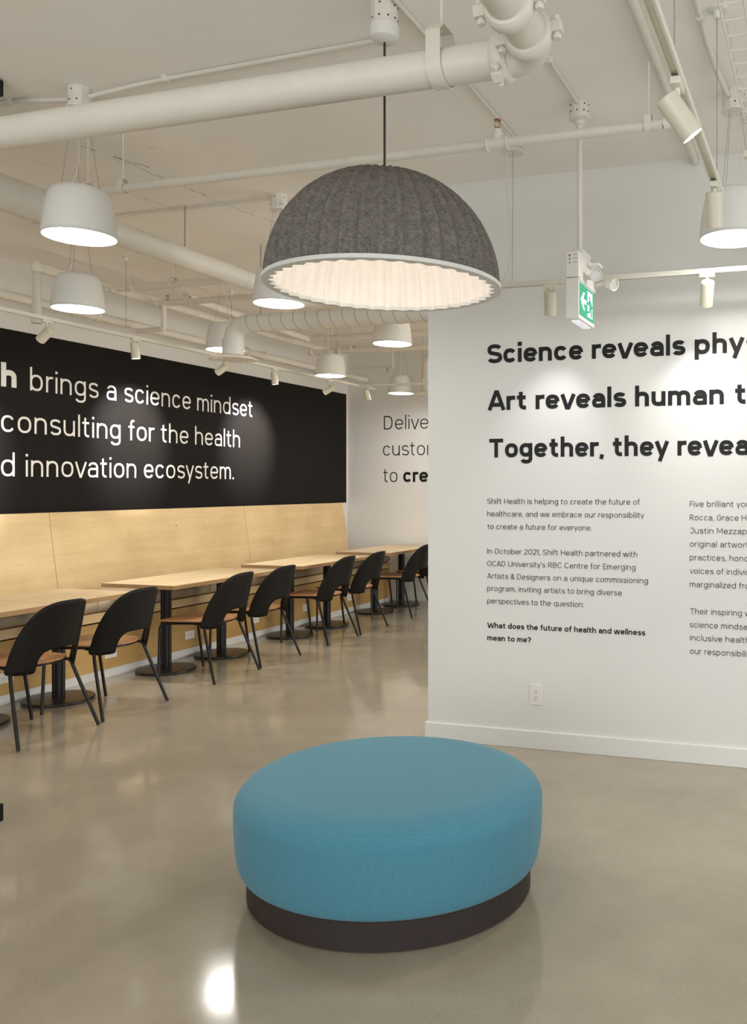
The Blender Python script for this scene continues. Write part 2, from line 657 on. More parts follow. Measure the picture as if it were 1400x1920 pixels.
# ------------------------------------------------------------------ small white pendants
ZP = 2.615
lamp0 = None
spots_ = [
    (-3.205, 3.08, 'white cone pendant nearest the camera, hanging at upper left of the photo'),
    (-4.52, 4.33, 'white cone pendant below and behind the nearest one, at far left'),
    (-3.21, 4.55, 'white cone pendant partly hidden by the left rim of the felt dome'),
    (-4.80, 7.66, 'white cone pendant seen whole just left of the partition, over the third table pair'),
    (-3.26, 6.08, 'white cone pendant under the spiral duct, right below the felt dome rim'),
    (-4.72, 5.97, 'white cone pendant half hidden behind the round air diffuser'),
    (-.40, 3.93, 'white cone pendant cut by the right edge of the photo, over the white partition side'),
    (-4.90, 9.35, 'farthest white cone pendant, by the end wall above the thin lettering'),
]
for i, (x, y, lab) in enumerate(spots_):
    if lamp0 is None:
        t = lamp0 = thing('pendant_lamp', (x, y, ZP), lab, 'pendant lamp', 'white cone pendants')
        prof = [(.150, 0), (.1485, .03), (.1435, .085), (.136, .135), (.128, .17), (.121, .19), (.113, .203), (.104, .210), (.09, .213), (.0, .214)]
        MB().lathe(prof, 48, caps=False).build('shade', M['lamp'], t, solid=.004, smooth=50)
        MB().lathe([(.0, .012), (.143, .012), (.143, .016), (.0, .016)], 48).build('diffuser', M['pendant_glow'], t)
        top = CEIL - ZP
        MB().tube([(.0, .0, .21), (.0, .0, .235)], .012, 10).build('cord_grip', M['chrome'], t)
        pts = []
        for k in range(19):
            q = k / 18
            pts.append((-.07 + .07 * q + .03 * math.sin(q * PI * 1.6) * (1 - q), .02 * math.sin(q * PI), .213 + (top - .09 - .213) * q))
        MB().tube(pts, .003, 6).build('cord', M['conduit'], t)
        for k in range(3):
            a = R(20 + 120 * k)
            MB().tube([(.085 * math.cos(a), .085 * math.sin(a), .209), (.03 * math.cos(a), .03 * math.sin(a), top - .085)], .0011, 5).build('suspension_wire', M['wire'], t)
        ceiling_box(t, (0, 0, top), .05, .088, 5)
        MB().lathe([(0, top - .094), (.056, top - .094), (.056, top - .087), (0, top - .087)], 24).build('cover_plate', M['lamp'], t)
    else:
        dup(lamp0, (x, y, ZP), lab, rz=R(37 * i))


# ------------------------------------------------------------------ tracks and spots
def track(name, a, b, label, hang=(), mat='track'):
    a, b = Vector(a), Vector(b)
    c = (a + b) / 2
    t = thing(name, tuple(c), label, 'track rail')
    a, b = a - c, b - c
    d = (b - a).normalized()
    s_ = Vector((d.y, -d.x, 0))
    L = (b - a).length
    m = Matrix.Translation(a) @ Matrix((s_, Vector((0, 0, 1)), s_.cross(Vector((0, 0, 1))))).transposed().to_4x4()
    if s_.cross(Vector((0, 0, 1))).dot(d) < 0:
        m = Matrix.Translation(b) @ Matrix((s_, Vector((0, 0, 1)), s_.cross(Vector((0, 0, 1))))).transposed().to_4x4()
    w, h = .017, .024
    MB().prism([(-w, 0), (-w + .007, 0), (-w + .007, .012), (w - .007, .012), (w - .007, 0), (w, 0), (w, h), (-w, h)], m, L).build('rail', M['track'], t)
    for q in hang:
        p = a + d * (q * L)
        k = MB().tube([p + Vector((0, 0, h)), Vector((p.x, p.y, CEIL - c.z - .03))], .0018, 6).build('suspension_wire', M['wire'], t)
        MB().lathe([(.0, CEIL - c.z - .036), (.012, CEIL - c.z - .034), (.014, CEIL - c.z - .008), (.036, CEIL - c.z - .005), (.036, CEIL - c.z), (0, CEIL - c.z)], 20,
                   Matrix.Translation((p.x, p.y, 0))).build('ceiling_rose', M['lamp'], t)
        MB().tube([p + Vector((0, 0, h)), p + Vector((0, 0, h + .05))], .005, 8).build('wire_gripper', M['chrome'], t)
    return t


track('track_rail', (-.39, .6, 2.605), (-.39, 3.33, 2.605), 'white track rail running toward the camera at upper right', (.62, .965))
track('track_rail', (-1.66, 4.25, 2.545), (1.6, 4.25, 2.545), 'white track rail running along the white partition above its heading', (.4,))
track('track_rail', (-5.2, .5, 2.655), (-5.2, 9.3, 2.655), 'long white track rail parallel to the black wall', (.34, .56, .7, .9))
track('track_rail', (-5.16, 8.9, 2.655), (-2.4, 8.9, 2.655), 'short white track rail across the far end wall', (.28,))

SPOT_L = .125


def spot(x, y, ztrack, aim, label, watts, glow=True, size=58, along='Y', blend=.9):
    """spot head hanging from the track underside; aim = world point it looks at"""
    t = thing('track_spotlight', (x, y, ztrack), label, 'spotlight', 'track spotlights')
    s_ = (.028, .075, .02) if along == 'Y' else (.075, .028, .02)
    MB().box((0, 0, -.008), s_).build('track_adapter', M['track'], t, bevel=.002)
    MB().tube([(0, 0, -.015), (0, 0, -.062)], .008, 10).build('stem', M['track'], t)
    pivot = Vector((0, 0, -.07))
    d = (Vector(aim) - Vector((x, y, ztrack)) - pivot).normalized()
    c = pivot + Vector((0, 0, -.028 * (1 - abs(d.z)) - .01))
    st = c - d * (SPOT_L * .42)
    m = zto(st, d)
    r = .0325
    MB().lathe([(0, 0), (r - .003, 0), (r, .003), (r, SPOT_L), (r - .003, SPOT_L), (r - .003, SPOT_L - .006), (0, SPOT_L - .006)], 32, m).build('housing', M['spot'], t)
    MB().lathe([(0, SPOT_L - .005), (r - .004, SPOT_L - .005), (r - .004, SPOT_L - .003), (0, SPOT_L - .003)], 28, m).build('lens', M['spot_glow'] if glow else M['spot_off'], t)
    MB().box((0, 0, -.066), (.03, .012, .018) if along == 'Y' else (.012, .03, .018)).build('yoke', M['track'], t, bevel=.002)
    if watts:
        l = bpy.data.lights.new('spot_beam', 'SPOT')
        l.energy = watts
        l.spot_size = R(size)
        l.spot_blend = blend
        l.shadow_soft_size = .02
        l.color = (.97, .985, 1.0)
        o = bpy.data.objects.new('spot_beam', l)
        COL.objects.link(o)
        o.parent = t
        o.location = st + d * (SPOT_L + .012)
        o.rotation_euler = d.to_track_quat('-Z', 'Y').to_euler()
    return t


zt = 2.655
spot(-5.2, 4.72, zt, (-6.15, 4.75, 1.9), 'spotlight at the left end of the black wall, tilted to the wall', SPOT_WALL)
spot(-5.2, 5.52, zt, (-5.15, 5.7, .74), 'lit spotlight over the word science, pointing straight down', SPOT_TABLE)
spot(-5.2, 6.55, zt, (-6.15, 6.5, 2.0), 'spotlight just below the round air diffuser, tilted to the black wall', SPOT_WALL)
spot(-5.2, 7.30, zt, (-5.15, 7.5, .74), 'lit spotlight between the diffuser and the far end of the black wall, pointing down', SPOT_TABLE)
spot(-5.2, 8.28, zt, (-6.15, 8.2, 2.05), 'last spotlight on the black wall rail, under the far whole pendant', SPOT_WALL)
spot(-5.10, 8.9, zt, (-5.05, 9.6, .9), 'tiny lit spotlight in front of the far end wall', SPOT_TABLE * .3, along='X')
spot(-1.37, 4.25, 2.545, (-1.50, 4.67, 1.75), 'pale cylinder spotlight on the wall rail left of the exit sign', SPOT_R, False, 66, 'X', 1.0)
spot(-.56, 4.25, 2.545, (-.66, 4.67, 1.95), 'pale cylinder spotlight on the wall rail right of the exit sign', SPOT_R * 1.2, False, 66, 'X', 1.0)
spot(.35, 4.25, 2.545, (.27, 4.67, 1.75), 'pale cylinder spotlight on the wall rail outside the right edge', SPOT_R, False, 66, 'X', 1.0)
spot(-.39, 2.34, 2.605, (.05, 2.55, 1.9), 'large lit cylinder spotlight at upper right, tilted down to the right', SPOT_TABLE * .33, True, 50)
spot(-.39, 3.17, 2.605, (-.42, 3.75, .9), 'cylinder spotlight at the far end of the upper right rail, before the cut pendant', SPOT_TABLE * .4, False, 50)

# feed cable and rose of the wall rail
t = thing('rail_feed_cable', (-1.592, 4.30, CEIL), 'thin white feed cable hanging from a round ceiling rose to the wall rail', 'cable')
MB().lathe([(.0, -.014), (.056, -.012), (.06, -.004), (.06, 0), (0, 0)], 28).build('ceiling_rose', M['lamp'], t)
pts = [(-.03, -.02, -.01), (-.03, -.02, -.12), (-.02, -.03, -.3), (-.0, -.04, -.45), (.0, -.045, -.56), (-.01, -.05, -.64), (-.04, -.05, -.69), (-.068, -.05, -.712)]
MB().tube(pts, .0045, 8).build('cable', M['conduit'], t)
MB().tube([(.012, -.04, -.01), (.012, -.05, -.70)], .0015, 6).build('suspension_wire', M['wire'], t)


# ------------------------------------------------------------------ sprinkler pipes of the near ceiling
def coupling(mb, p, d, r, w=.042):
    m = zto(Vector(p) - Vector(d).normalized() * w / 2, d)
    mb.lathe([(r * 1.0, 0), (r * 1.16, .002), (r * 1.24, w * .15), (r * 1.32, w * .28), (r * 1.32, w * .72), (r * 1.24, w * .85), (r * 1.16, w - .002), (r * 1.0, w)], 36, m)
    return m


def lugs(mb, p, d, r, side, s_):
    d = Vector(d).normalized()
    side = Vector(side).normalized()
    ax = d.cross(side)
    c = Vector(p) + side * s_ * r * 1.5
    m = Matrix((d, side, ax)).transposed()
    mb.box(c, (.034, .036, .034), m)
    mb.tube([c - ax * .034, c + ax * .034], .0085, 8)
    mb.tube([c + ax * .022, c + ax * .036], .014, 6)
    mb.tube([c - ax * .034, c - ax * .02], .014, 6)


MZ, MY, MR = 2.85, 2.547, .058
CXX = -.972
t = thing('sprinkler_main_pipe', (-2.0, MY, MZ), 'thick cream sprinkler main pipe crossing the upper part of the photo', 'pipe')
off = Vector((-2.0, MY, MZ))


def L(p):
    return Vector(p) - off


MB().tube([L((-4.9, MY, MZ)), L((CXX, MY, MZ))], MR, 32).build('pipe_run', M['pipe'], t)
# elbow from +X to -Y
ec = Vector((CXX + .015, MY - .105, MZ))
el = arc_pts(ec, (0, 1, 0), (1, 0, 0), .105, 14)
MB().tube([L(p) for p in el], MR * 1.04, 32).build('elbow', M['pipe'], t)
e2 = el[-1]
MB().tube([L(e2), L(e2 - Vector((0, .15, 0)))], MR, 32).build('pipe_run', M['pipe'], t)
MB().tube([L(e2 - Vector((0, .15, 0))), L(e2 - Vector((0, 2.2, 0)))], MR, 32).build('pipe_run', M['pipe'], t)
for p, d, sd in (((CXX - .005, MY, MZ), (1, 0, 0), (0, .55, .84)), (e2 - Vector((0, .01, 0)), (0, 1, 0), (.97, 0, .1)), (e2 - Vector((0, .175, 0)), (0, 1, 0), (.97, 0, .1))):
    mb = MB()
    coupling(mb, L(p), d, MR, .058)
    cp = mb.build('coupling', M['pipe'], t)
    for s_ in (-1, 1):
        mb = MB()
        lugs(mb, L(p), d, MR, sd, s_)
        mb.build('bolt_lug', M['pipe'], cp, bevel=.003)


def hanger(x, y, z, r, label, axis='X', w=.028):
    """clevis strap and rod holding a pipe"""
    t = thing('pipe_hanger', (x, y, z), label, 'pipe hanger', 'pipe hangers')
    a = Vector((0, 1, 0)) if axis == 'X' else Vector((1, 0, 0))
    d = Vector((1, 0, 0)) if axis == 'X' else Vector((0, 1, 0))
    pts = []
    R1 = r + .003
    topz = r + max(.02, r * 1.1)
    for k in range(17):
        q = PI + PI * k / 16
        pts.append((R1 * math.cos(q), R1 * math.sin(q)))
    pts += [(R1, topz * .75), (R1 * .55, topz), (-R1 * .55, topz), (-R1, topz * .75)]
    n = len(pts)
    th = .004
    vs, fs = [], []
    for (u, v) in pts:
        for du in (-w / 2, w / 2):
            for sc_ in (1, 1 + th / R1):
                vs.append(a * u * sc_ + Vector((0, 0, v * (sc_ if v < 0 else 1 + th / topz * (sc_ > 1)))) + d * du)
    for k in range(n):
        j = (k + 1) % n
        for p, q in ((0, 1), (1, 3), (3, 2), (2, 0)):
            fs.append((k * 4 + p, k * 4 + q, j * 4 + q, j * 4 + p))
    MB().add(vs, fs).build('strap', M['pipe'], t, smooth=30)
    MB().tube([(0, 0, topz - .01), (0, 0, CEIL - z)], .0048 if r > .03 else .004, 8).build('rod', M['pipe'], t)
    MB().tube([(0, 0, topz + .002), (0, 0, topz + .014)], .011, 6).build('nut', M['pipe'], t)
    return t


hanger(-1.19, MY, MZ, MR, 'wide strap hanger on the thick main pipe just left of its elbow', 'X', .05)

# branch pipe with a sprinkler head
BZ_, BYY, BR = 2.985, 3.49, .021
t = thing('sprinkler_branch_pipe', (-2.0, BYY, BZ_), 'thin white sprinkler branch pipe running behind the felt dome to the upper right spotlight', 'pipe')
off = Vector((-2.0, BYY, BZ_))
MB().tube([L((-3.64, BYY, BZ_)), L((-.64, BYY, BZ_))], BR, 20).build('pipe_run', M['pipe'], t)
MB().tube([L((-.64, BYY, BZ_)), L((-.625, BYY, BZ_ + .004)), L((-.615, BYY, BZ_ + .015)), L((-.61, BYY, BZ_ + .06))], BR * 1.15, 18).build('elbow', M['pipe'], t)
tx = -1.365
mb = MB()
mb.tube([L((tx - .05, BYY, BZ_)), L((tx - .044, BYY, BZ_)), L((tx - .04, BYY, BZ_)), L((tx + .04, BYY, BZ_)), L((tx + .044, BYY, BZ_)), L((tx + .05, BYY, BZ_))],
        [BR * 1.45, BR * 1.5, BR * 1.25, BR * 1.25, BR * 1.5, BR * 1.45], 20)
mb.tube([L((tx, BYY, BZ_)), L((tx, BYY, BZ_ + .045))], BR * 1.2, 18)
mb.tube([L((tx, BYY, BZ_ + .04)), L((tx, BYY, BZ_ + .062))], BR * .75, 14)
mb.build('tee_fitting', M['pipe'], t)


def sprinkler_head(p, parent, up=1):
    p = Vector(p)
    mb = MB()
    mb.tube([p, p + Vector((0, 0, .012 * up))], .010, 10)
    for s_ in (-1, 1):
        mb.tube([p + Vector((s_ * .009, 0, .01 * up)), p + Vector((s_ * .014, 0, .025 * up)), p + Vector((s_ * .004, 0, .042 * up))], .0025, 6)
    mb.lathe([(0, .0), (.015, .0), (.017, .003), (0, .004)], 14, Matrix.Translation(p + Vector((0, 0, (.042 if up > 0 else -.046)))))
    return mb.build('sprinkler_head', M['brass'], parent)


sprinkler_head(L((tx, BYY, BZ_ + .058)), t)
hanger(-3.36, BYY, BZ_, BR, 'small loop hanger on the thin branch pipe right of the nearest cone pendant')
hanger(-3.58, BYY, BZ_, BR, 'small loop hanger on the thin branch pipe behind the nearest cone pendant')
hanger(-.70, BYY, BZ_, BR, 'small loop hanger at the right end of the thin branch pipe')

# ------------------------------------------------------------------ exit sign
ex, ey = -1.10, 3.86
t = thing('exit_sign', (ex, ey, CEIL), 'hanging white exit sign with green running figure and two small lamp heads', 'exit sign')
ceiling_box(t, (0, 0, 0), .05, .06, 11)
MB().lathe([(.012, -.13), (.016, -.125), (.016, -.1), (.024, -.095), (.026, -.08), (.052, -.072), (.05, -.055)], 24).build('pole_canopy', M['pipe'], t)
MB().tube([(0, 0, -.1), (0, 0, -.70)], .0125, 16).build('pole', M['pipe'], t)
ztop = -.715
# two-part body: battery housing above, illuminated leaf below; long axis along Y
W2, Y0, Y1 = .031, -.125, .145
MB().box((0, .01, ztop + .012), (.07, .13, .028)).build('mounting_block', M['plate'], t, bevel=.008)
hs = MB().bbox((-W2, Y0, ztop - .118), (W2, Y1, ztop)).build('battery_housing', M['plate'], t, bevel=.003)
lf = MB().bbox((-W2, Y0, ztop - .305), (W2, Y1, ztop - .121)).build('sign_body', M['plate'], t, bevel=.003)
MB().bbox((W2 - .004, Y0 + .006, ztop - .135), (W2 + .006, Y1 + .004, ztop - .121)).build('top_ledge', M['plate'], t, bevel=.002)
gx = W2 + .002
gy0, gy1, gz0, gz1 = Y0 + .008, Y1 - .012, ztop - .287, ztop - .142
gr = MB().bbox((W2, gy0, gz0), (gx, gy1, gz1)).build('green_face', M['sign_green'], t, smooth=0)
mx = frame((gx, gy0, gz0), (0, 1, 0), (0, 0, 1))
gw, gh = gy1 - gy0, gz1 - gz0


def sgn(poly):
    return [(u * gw, v * gh) for u, v in poly]


mb = MB()
mb.prism(sgn([(.05, .5), (.24, .78), (.34, .78), (.22, .57), (.44, .57), (.44, .43), (.22, .43), (.34, .22), (.24, .22)]), mx, .0012)
mb.build('arrow', M['sign_white'], t, smooth=0)
mb = MB()
mb.prism(sgn([(.52, .92), (.86, .92), (.86, .10), (.52, .10), (.52, .2), (.8, .2), (.8, .84), (.52, .84)]), mx, .0012)
mb.prism(sgn([(.52, .10), (.58, .10), (.58, .92), (.52, .92)]), mx, .0010)
mb.prism(sgn([(.56, .16), (.82, .16), (.82, .86), (.56, .86)]), mx, .0006)
mb.build('doorway', M['sign_white'], t, smooth=0)
mb = MB()
mb.prism(sgn([(.66 + .035 * math.cos(a * PI / 8), .73 + .06 * math.sin(a * PI / 8)) for a in range(16)]), mx, .0018)
mb.prism(sgn([(.62, .66), (.74, .64), (.76, .42), (.66, .42)]), mx, .0018)
mb.prism(sgn([(.62, .66), (.56, .54), (.5, .56), (.5, .5), (.59, .46), (.66, .58)]), mx, .0018)
mb.prism(sgn([(.74, .64), (.82, .5), (.9, .5), (.9, .44), (.79, .42), (.72, .54)]), mx, .0018)
mb.prism(sgn([(.66, .44), (.62, .3), (.5, .26), (.5, .2), (.67, .24), (.72, .42)]), mx, .0018)
mb.prism(sgn([(.70, .44), (.77, .44), (.84, .26), (.78, .12), (.72, .13), (.76, .26)]), mx, .0018)
mb.build('running_figure', M['sign_green'], t, smooth=0)
for k, (zz, m_, r_) in enumerate(((-.02, 'red', .0045), (-.036, 'dark', .003), (-.052, 'green', .003))):
    MB().lathe([(r_, 0), (r_, .002), (0, .003)], 12, zto((-.012, Y0, ztop + zz), (0, -1, 0))).build('indicator', M[m_], t)
mb = MB()
for zz in (-.017, -.033, -.049):
    for q in range(4):
        mb.box((.006 + .005 * q, Y0 - .0003, ztop + zz), (.0032, .0006, .0022))
mb.build('small_marking', M['letter_ink'], t, smooth=0)
MB().box((0, .02, ztop - .307), (.036, .20, .006)).build('bottom_lens', M['sign_white'], t, smooth=0)
for (c, d) in (((W2 + .048, -.02, ztop - .095), (.35, -.9, -.05)), ((W2 + .075, .16, ztop - .092), (.75, -.35, -.32))):
    c, d = Vector(c), Vector(d).normalized()
    m = zto(c - d * .03, d)
    hd = MB().lathe([(0, -.004), (.012, -.002), (.022, .012), (.026, .03), (.028, .05), (.029, .06), (.026, .06), (.024, .052), (0, .052)], 28, m).build('lamp_head', M['plate'], t)
    MB().lathe([(0, .053), (.0235, .053), (.0235, .0545), (0, .0545)], 24, m).build('lens', M['chrome'], hd)
    MB().tube([(W2 - .005, c.y + .015, c.z), c - d * .025], .012, 10).build('knuckle', M['plate'], hd)
MB().box((W2 + .03, .05, ztop - .03), (.055, .07, .012)).build('bracket', M['plate'], t, bevel=.002)


# ------------------------------------------------------------------ ducts
def duct_seams(mb, p0, p1, r, pitch, skew=.35):
    p0, p1 = Vector(p0), Vector(p1)
    d = (p1 - p0)
    Ln = d.length
    d.normalize()
    u = d.orthogonal().normalized()
    w = d.cross(u)
    pts = []
    turns = Ln / pitch
    n = int(turns * 20)
    for k in range(n + 1):
        a = 2 * PI * turns * k / n
        pts.append(p0 + d * Ln * k / n + (u * math.cos(a) + w * math.sin(a)) * (r + .0005))
    mb.tube(pts, .0028, 5)


DZ = 2.95
t = thing('supply_duct', (-3.9, 4.3, DZ), 'smooth white round duct slanting behind the nearest cone pendant', 'duct')
off = Vector((-3.9, 4.3, DZ))
MB().tube([L((-3.9, 3.75, DZ)), L((-3.9, 5.72, DZ)), L((-3.89, 5.80, DZ)), L((-3.86, 5.86, DZ)), L((-3.8, 5.90, DZ)), L((-3.72, 5.91, DZ)), L((-3.5, 5.91, DZ))], .066, 32).build('duct_run', M['duct'], t)
mb = MB()
path, rad = [], []
for k in range(16):
    path.append(L((-3.9, 2.72, CEIL - (CEIL - DZ - .09) * k / 15)))
    rad.append(.088 + .0016 * math.sin(k * 2.1))
for k in range(1, 8):
    a = PI / 2 * k / 8
    path.append(L((-3.9, 2.81 - .09 * math.cos(a), DZ + .09 - .09 * math.sin(a))))
    rad.append(.088 + .0016 * math.sin(k * 2.1))
for k in range(45):
    q = k / 44
    path.append(L((-3.9, 2.81 + 1.1 * q, DZ)))
    rad.append((.088 if q < .7 else .088 - .016 * min(1, (q - .7) / .2)) + .0016 * math.sin(k * 2.1))
mb.tube(path, rad, 32)
mb.build('flexible_sleeve', M['duct'], t, smooth=60)
for y in (5.1, 5.6):
    MB().tube([L((-3.9, y - .008, DZ)), L((-3.9, y + .008, DZ))], .0685, 32).build('joint_band', M['duct'], t)
for y in (4.55, 5.45):
    MB().tube([L((-3.9, y, DZ + .06)), L((-3.9, y, CEIL))], .004, 8).build('support_rod', M['wire'], t)

SY, SZ, SR = 5.45, 2.705, .064
t = thing('spiral_duct', (-4.0, SY, SZ), 'white spiral-seamed duct running below the felt dome to the round diffuser', 'duct')
off = Vector((-4.0, SY, SZ))
MB().tube([L((-4.13, SY, SZ)), L((-2.65, SY, SZ))], SR, 36).build('duct_run', M['duct'], t)
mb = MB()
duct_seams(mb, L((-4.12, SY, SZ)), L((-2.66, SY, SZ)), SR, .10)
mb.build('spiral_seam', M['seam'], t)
ec = Vector((-4.13, SY, SZ - .11))
el = arc_pts(ec, (0, 0, 1), (-1, 0, 0), .11, 12)
MB().tube([L(p) for p in el], SR, 32).build('elbow', M['duct'], t)
mb = MB()
for k in (0, 4, 8, 12):
    d = (el[min(k + 1, 12)] - el[max(k - 1, 0)]).normalized()
    mb.tube([L(el[k] - d * .004), L(el[k] + d * .004)], SR + .003, 32)
mb.build('elbow_band', M['duct'], t)
# right end drops behind the partition
ec2 = Vector((-2.65, SY, SZ - .14))
el2 = arc_pts(ec2, (0, 0, 1), (1, 0, 0), .14, 10)
MB().tube([L(p) for p in el2] + [L(el2[-1] - Vector((0, 0, .1)))], SR, 32).build('elbow', M['duct'], t)
MB().tube([L(el[-1]), L(el[-1] - Vector((0, 0, .135)))], SR * 1.2, 32).build('neck', M['duct'], t)
for x in (-4.0, -3.05):
    MB().tube([L((x, SY, SZ + SR - .005)), L((x, SY, CEIL))], .004, 8).build('support_rod', M['wire'], t)


def diffuser(x, y, z, label):
    t = thing('air_diffuser', (x, y, z), label, 'air diffuser', 'round air diffusers')
    MB().lathe([(.07, .034), (.10, .028), (.152, .012), (.168, .005), (.171, 0), (.168, -.005), (.154, -.007), (.143, -.004), (.14, .008), (.07, .014)], 48).build('face_ring', M['track'], t, smooth=40)
    MB().lathe([(0, -.002), (.09, -.004), (.115, -.002), (.12, .004), (0, .006)], 40).build('centre_plate', M['track'], t)
    mb = MB()
    for k in range(16):
        a = 2 * PI * k / 16
        mb.box((.130 * math.cos(a), .130 * math.sin(a), .0), (.03, .006, .014), Matrix.Rotation(a, 3, 'Z'))
    mb.build('vane', M['lamp'], t)
    for k in range(5):
        a = 2 * PI * k / 5 + .4
        MB().tube([(.12 * math.cos(a), .12 * math.sin(a), .012), (.12 * math.cos(a), .12 * math.sin(a), .035)], .005, 8).build('screw', M['track'], t)
    return t


diffuser(-4.24, SY, 2.448, 'round white air diffuser hanging in front of the black wall')
diffuser(-4.54, 9.35, 2.60, 'round white air diffuser cut by the partition edge near the farthest pendant')
t = thing('drop_duct', (-4.54, 9.35, 2.95), 'white duct drop above the far round diffuser', 'duct')
MB().tube([(0, 0, -.325), (0, 0, .0), (.03, 0, .06), (.1, 0, .1), (1.6, 0, .1)], .085, 28).build('duct_run', M['duct'], t)

for x in (0.0, 1.2):
    MB().tube([(x, 0, .06 if x == 0 else .18), (x, 0, CEIL - 2.95)], .004, 8).build('support_rod', M['wire'], t)

# ------------------------------------------------------------------ far pipes


def run(name, pts, r, label, fittings=(), heads=(), n=18, cat='pipe'):
    c = Vector(pts[0])
    t = thing(name, tuple(c), label, cat)
    P = [Vector(p) - c for p in pts]
    MB().tube(P, r, n).build('pipe_run', M['pipe'], t)
    for p in P[1:-1]:
        MB().lathe([(0, -r * 1.25), (r * .9, -r * 1.0), (r * 1.25, -r * .3), (r * 1.25, r * .3), (r * .9, r), (0, r * 1.25)], 16, Matrix.Translation(p)).build('elbow', M['pipe'], t)
    for p, d in fittings:
        mb = MB()
        coupling(mb, Vector(p) - c, d, r, max(.04, r * 1.1))
        mb.build('coupling', M['pipe'], t)
    for p, up in heads:
        sprinkler_head(Vector(p) - c, t, up)
    return t


run('drain_pipe', [(-5.66, 5.05, 2.72), (-5.66, 5.05, 3.14), (-5.66, 9.3, 3.10)], .036, 'white pipe rising at far left then running back over the black wall',
    [((-5.66, 5.3, 3.138), (0, 1, 0)), ((-5.66, 6.75, 3.125), (0, 1, 0))])
run('sprinkler_pipe', [(-5.86, .8, 2.935), (-5.86, 10.2, 2.915)], .036, 'long white pipe along the black wall just above its top edge',
    [((-5.86, 5.8, 2.925), (0, 1, 0)), ((-5.86, 7.75, 2.92), (0, 1, 0)), ((-5.86, 8.05, 2.92), (0, 1, 0))])
run('sprinkler_pipe', [(-5.58, 5.66, 3.1), (-2.9, 5.66, 3.1)], .026, 'white cross pipe behind the slanting duct, upper one of two',
    [((-5.54, 5.66, 3.1), (1, 0, 0)), ((-5.36, 5.66, 3.1), (1, 0, 0))])
t = run('sprinkler_pipe', [(-5.6, 6.16, 3.085), (-4.05, 6.16, 3.085)], .026, 'white cross pipe with a brass head and a short drop, lower one of two',
        [((-5.56, 6.16, 3.085), (1, 0, 0))], [((-5.46, 6.16, 3.105), 1)])
c = t.location
MB().tube([Vector(p) - c for p in ((-5.5, 6.16, 3.08), (-5.5, 6.16, 2.88), (-5.505, 6.16, 2.865), (-5.52, 6.16, 2.86), (-5.78, 6.16, 2.86))], .022, 16).build('drop_pipe', M['pipe'], t)
run('sprinkler_pipe', [(-5.6, 8.5, 3.01), (-2.9, 8.5, 3.01)], .030, 'white cross pipe above the whole far pendant with ring couplings',
    [((-5.56, 8.5, 3.01), (1, 0, 0)), ((-5.3, 8.5, 3.01), (1, 0, 0)), ((-5.22, 8.5, 3.01), (1, 0, 0))])
run('sprinkler_pipe', [(-5.40, 6.3, 3.17), (-5.40, 8.18, 3.10), (-3.0, 8.18, 3.10)], .034, 'white pipe turning right just under the spiral duct',
    [((-4.55, 8.18, 3.10), (1, 0, 0))])
run('sprinkler_pipe', [(-5.78, 9.7, 3.0), (-5.2, 9.7, 3.0), (-5.2, 9.7, 3.28)], .016, 'thin white pipe near the end wall with a hanging brass head', [], [((-5.27, 9.7, 2.985), -1)])
hanger(-5.25, 6.16, 3.085, .026, 'loop hanger on the lower cross pipe behind the second pendant')
hanger(-4.96, 5.66, 3.1, .026, 'loop hanger on the upper cross pipe under the slanting duct')
hanger(-5.05, 8.5, 3.01, .030, 'loop hanger on the far cross pipe with ring couplings')
hanger(-5.86, 7.62, 2.922, .036, 'loop hanger on the long wall pipe near the diffuser', 'Y')
hanger(-5.86, 5.55, 2.928, .036, 'loop hanger on the long wall pipe near the second pendant', 'Y')


# ------------------------------------------------------------------ conduits on the ceiling
def conduit(pts, r, label, clips=()):
    c = Vector(pts[0])
    t = thing('conduit', tuple(c), label, 'conduit', 'ceiling conduits')
    MB().tube([Vector(p) - c for p in pts], r, 12).build('tube', M['conduit'], t)
    for p in clips:
        MB().box(Vector(p) - c, (.03, .03, .03)).build('clip', M['conduit'], t, bevel=.006)
    return t


zc = CEIL - .011
conduit([(-5.2, 3.02, zc), (-3.55, 3.08, zc), (-3.265, 3.08, zc - .03)], .010, 'white ceiling conduit left of the nearest pendant box', [(-3.6, 3.07, zc)])
conduit([(-3.15, 3.08, zc - .03), (-2.9, 3.1, zc), (-2.72, 3.09, zc), (-1.72, 3.06, zc), (-1.63, 3.0, zc), (-1.58, 2.91, zc - .01)], .010, 'long white ceiling conduit joining the nearest pendant box to the felt dome box', [(-2.75, 3.09, zc)])
conduit([(-1.493, 1.9, zc), (-1.515, 4.25, zc)], .009, 'white ceiling conduit passing behind the main pipe to the round rose', [(-1.505, 3.12, zc)])
conduit([(-1.10, 1.9, zc), (-1.10, 3.83, zc)], .010, 'white ceiling conduit from the pipe elbow to the exit sign box', [(-1.10, 3.4, zc)])
conduit([(-.67, 2.2, CEIL - .022), (-.68, 4.66, CEIL - .022)], .020, 'thick white ceiling conduit reaching the partition behind the upper right rail', [])
conduit([(-.455, 1.9, zc), (-.455, 3.45, zc), (-.445, 3.65, zc - .01), (-.42, 3.86, zc - .03)], .012, 'white ceiling conduit bending into the right pendant box', [(-.455, 3.25, zc)])
conduit([(-5.2, 4.57, zc), (-3.26, 4.57, zc)], .007, 'thin dark-shadowed ceiling conduit running to the pendant beside the felt dome', [])

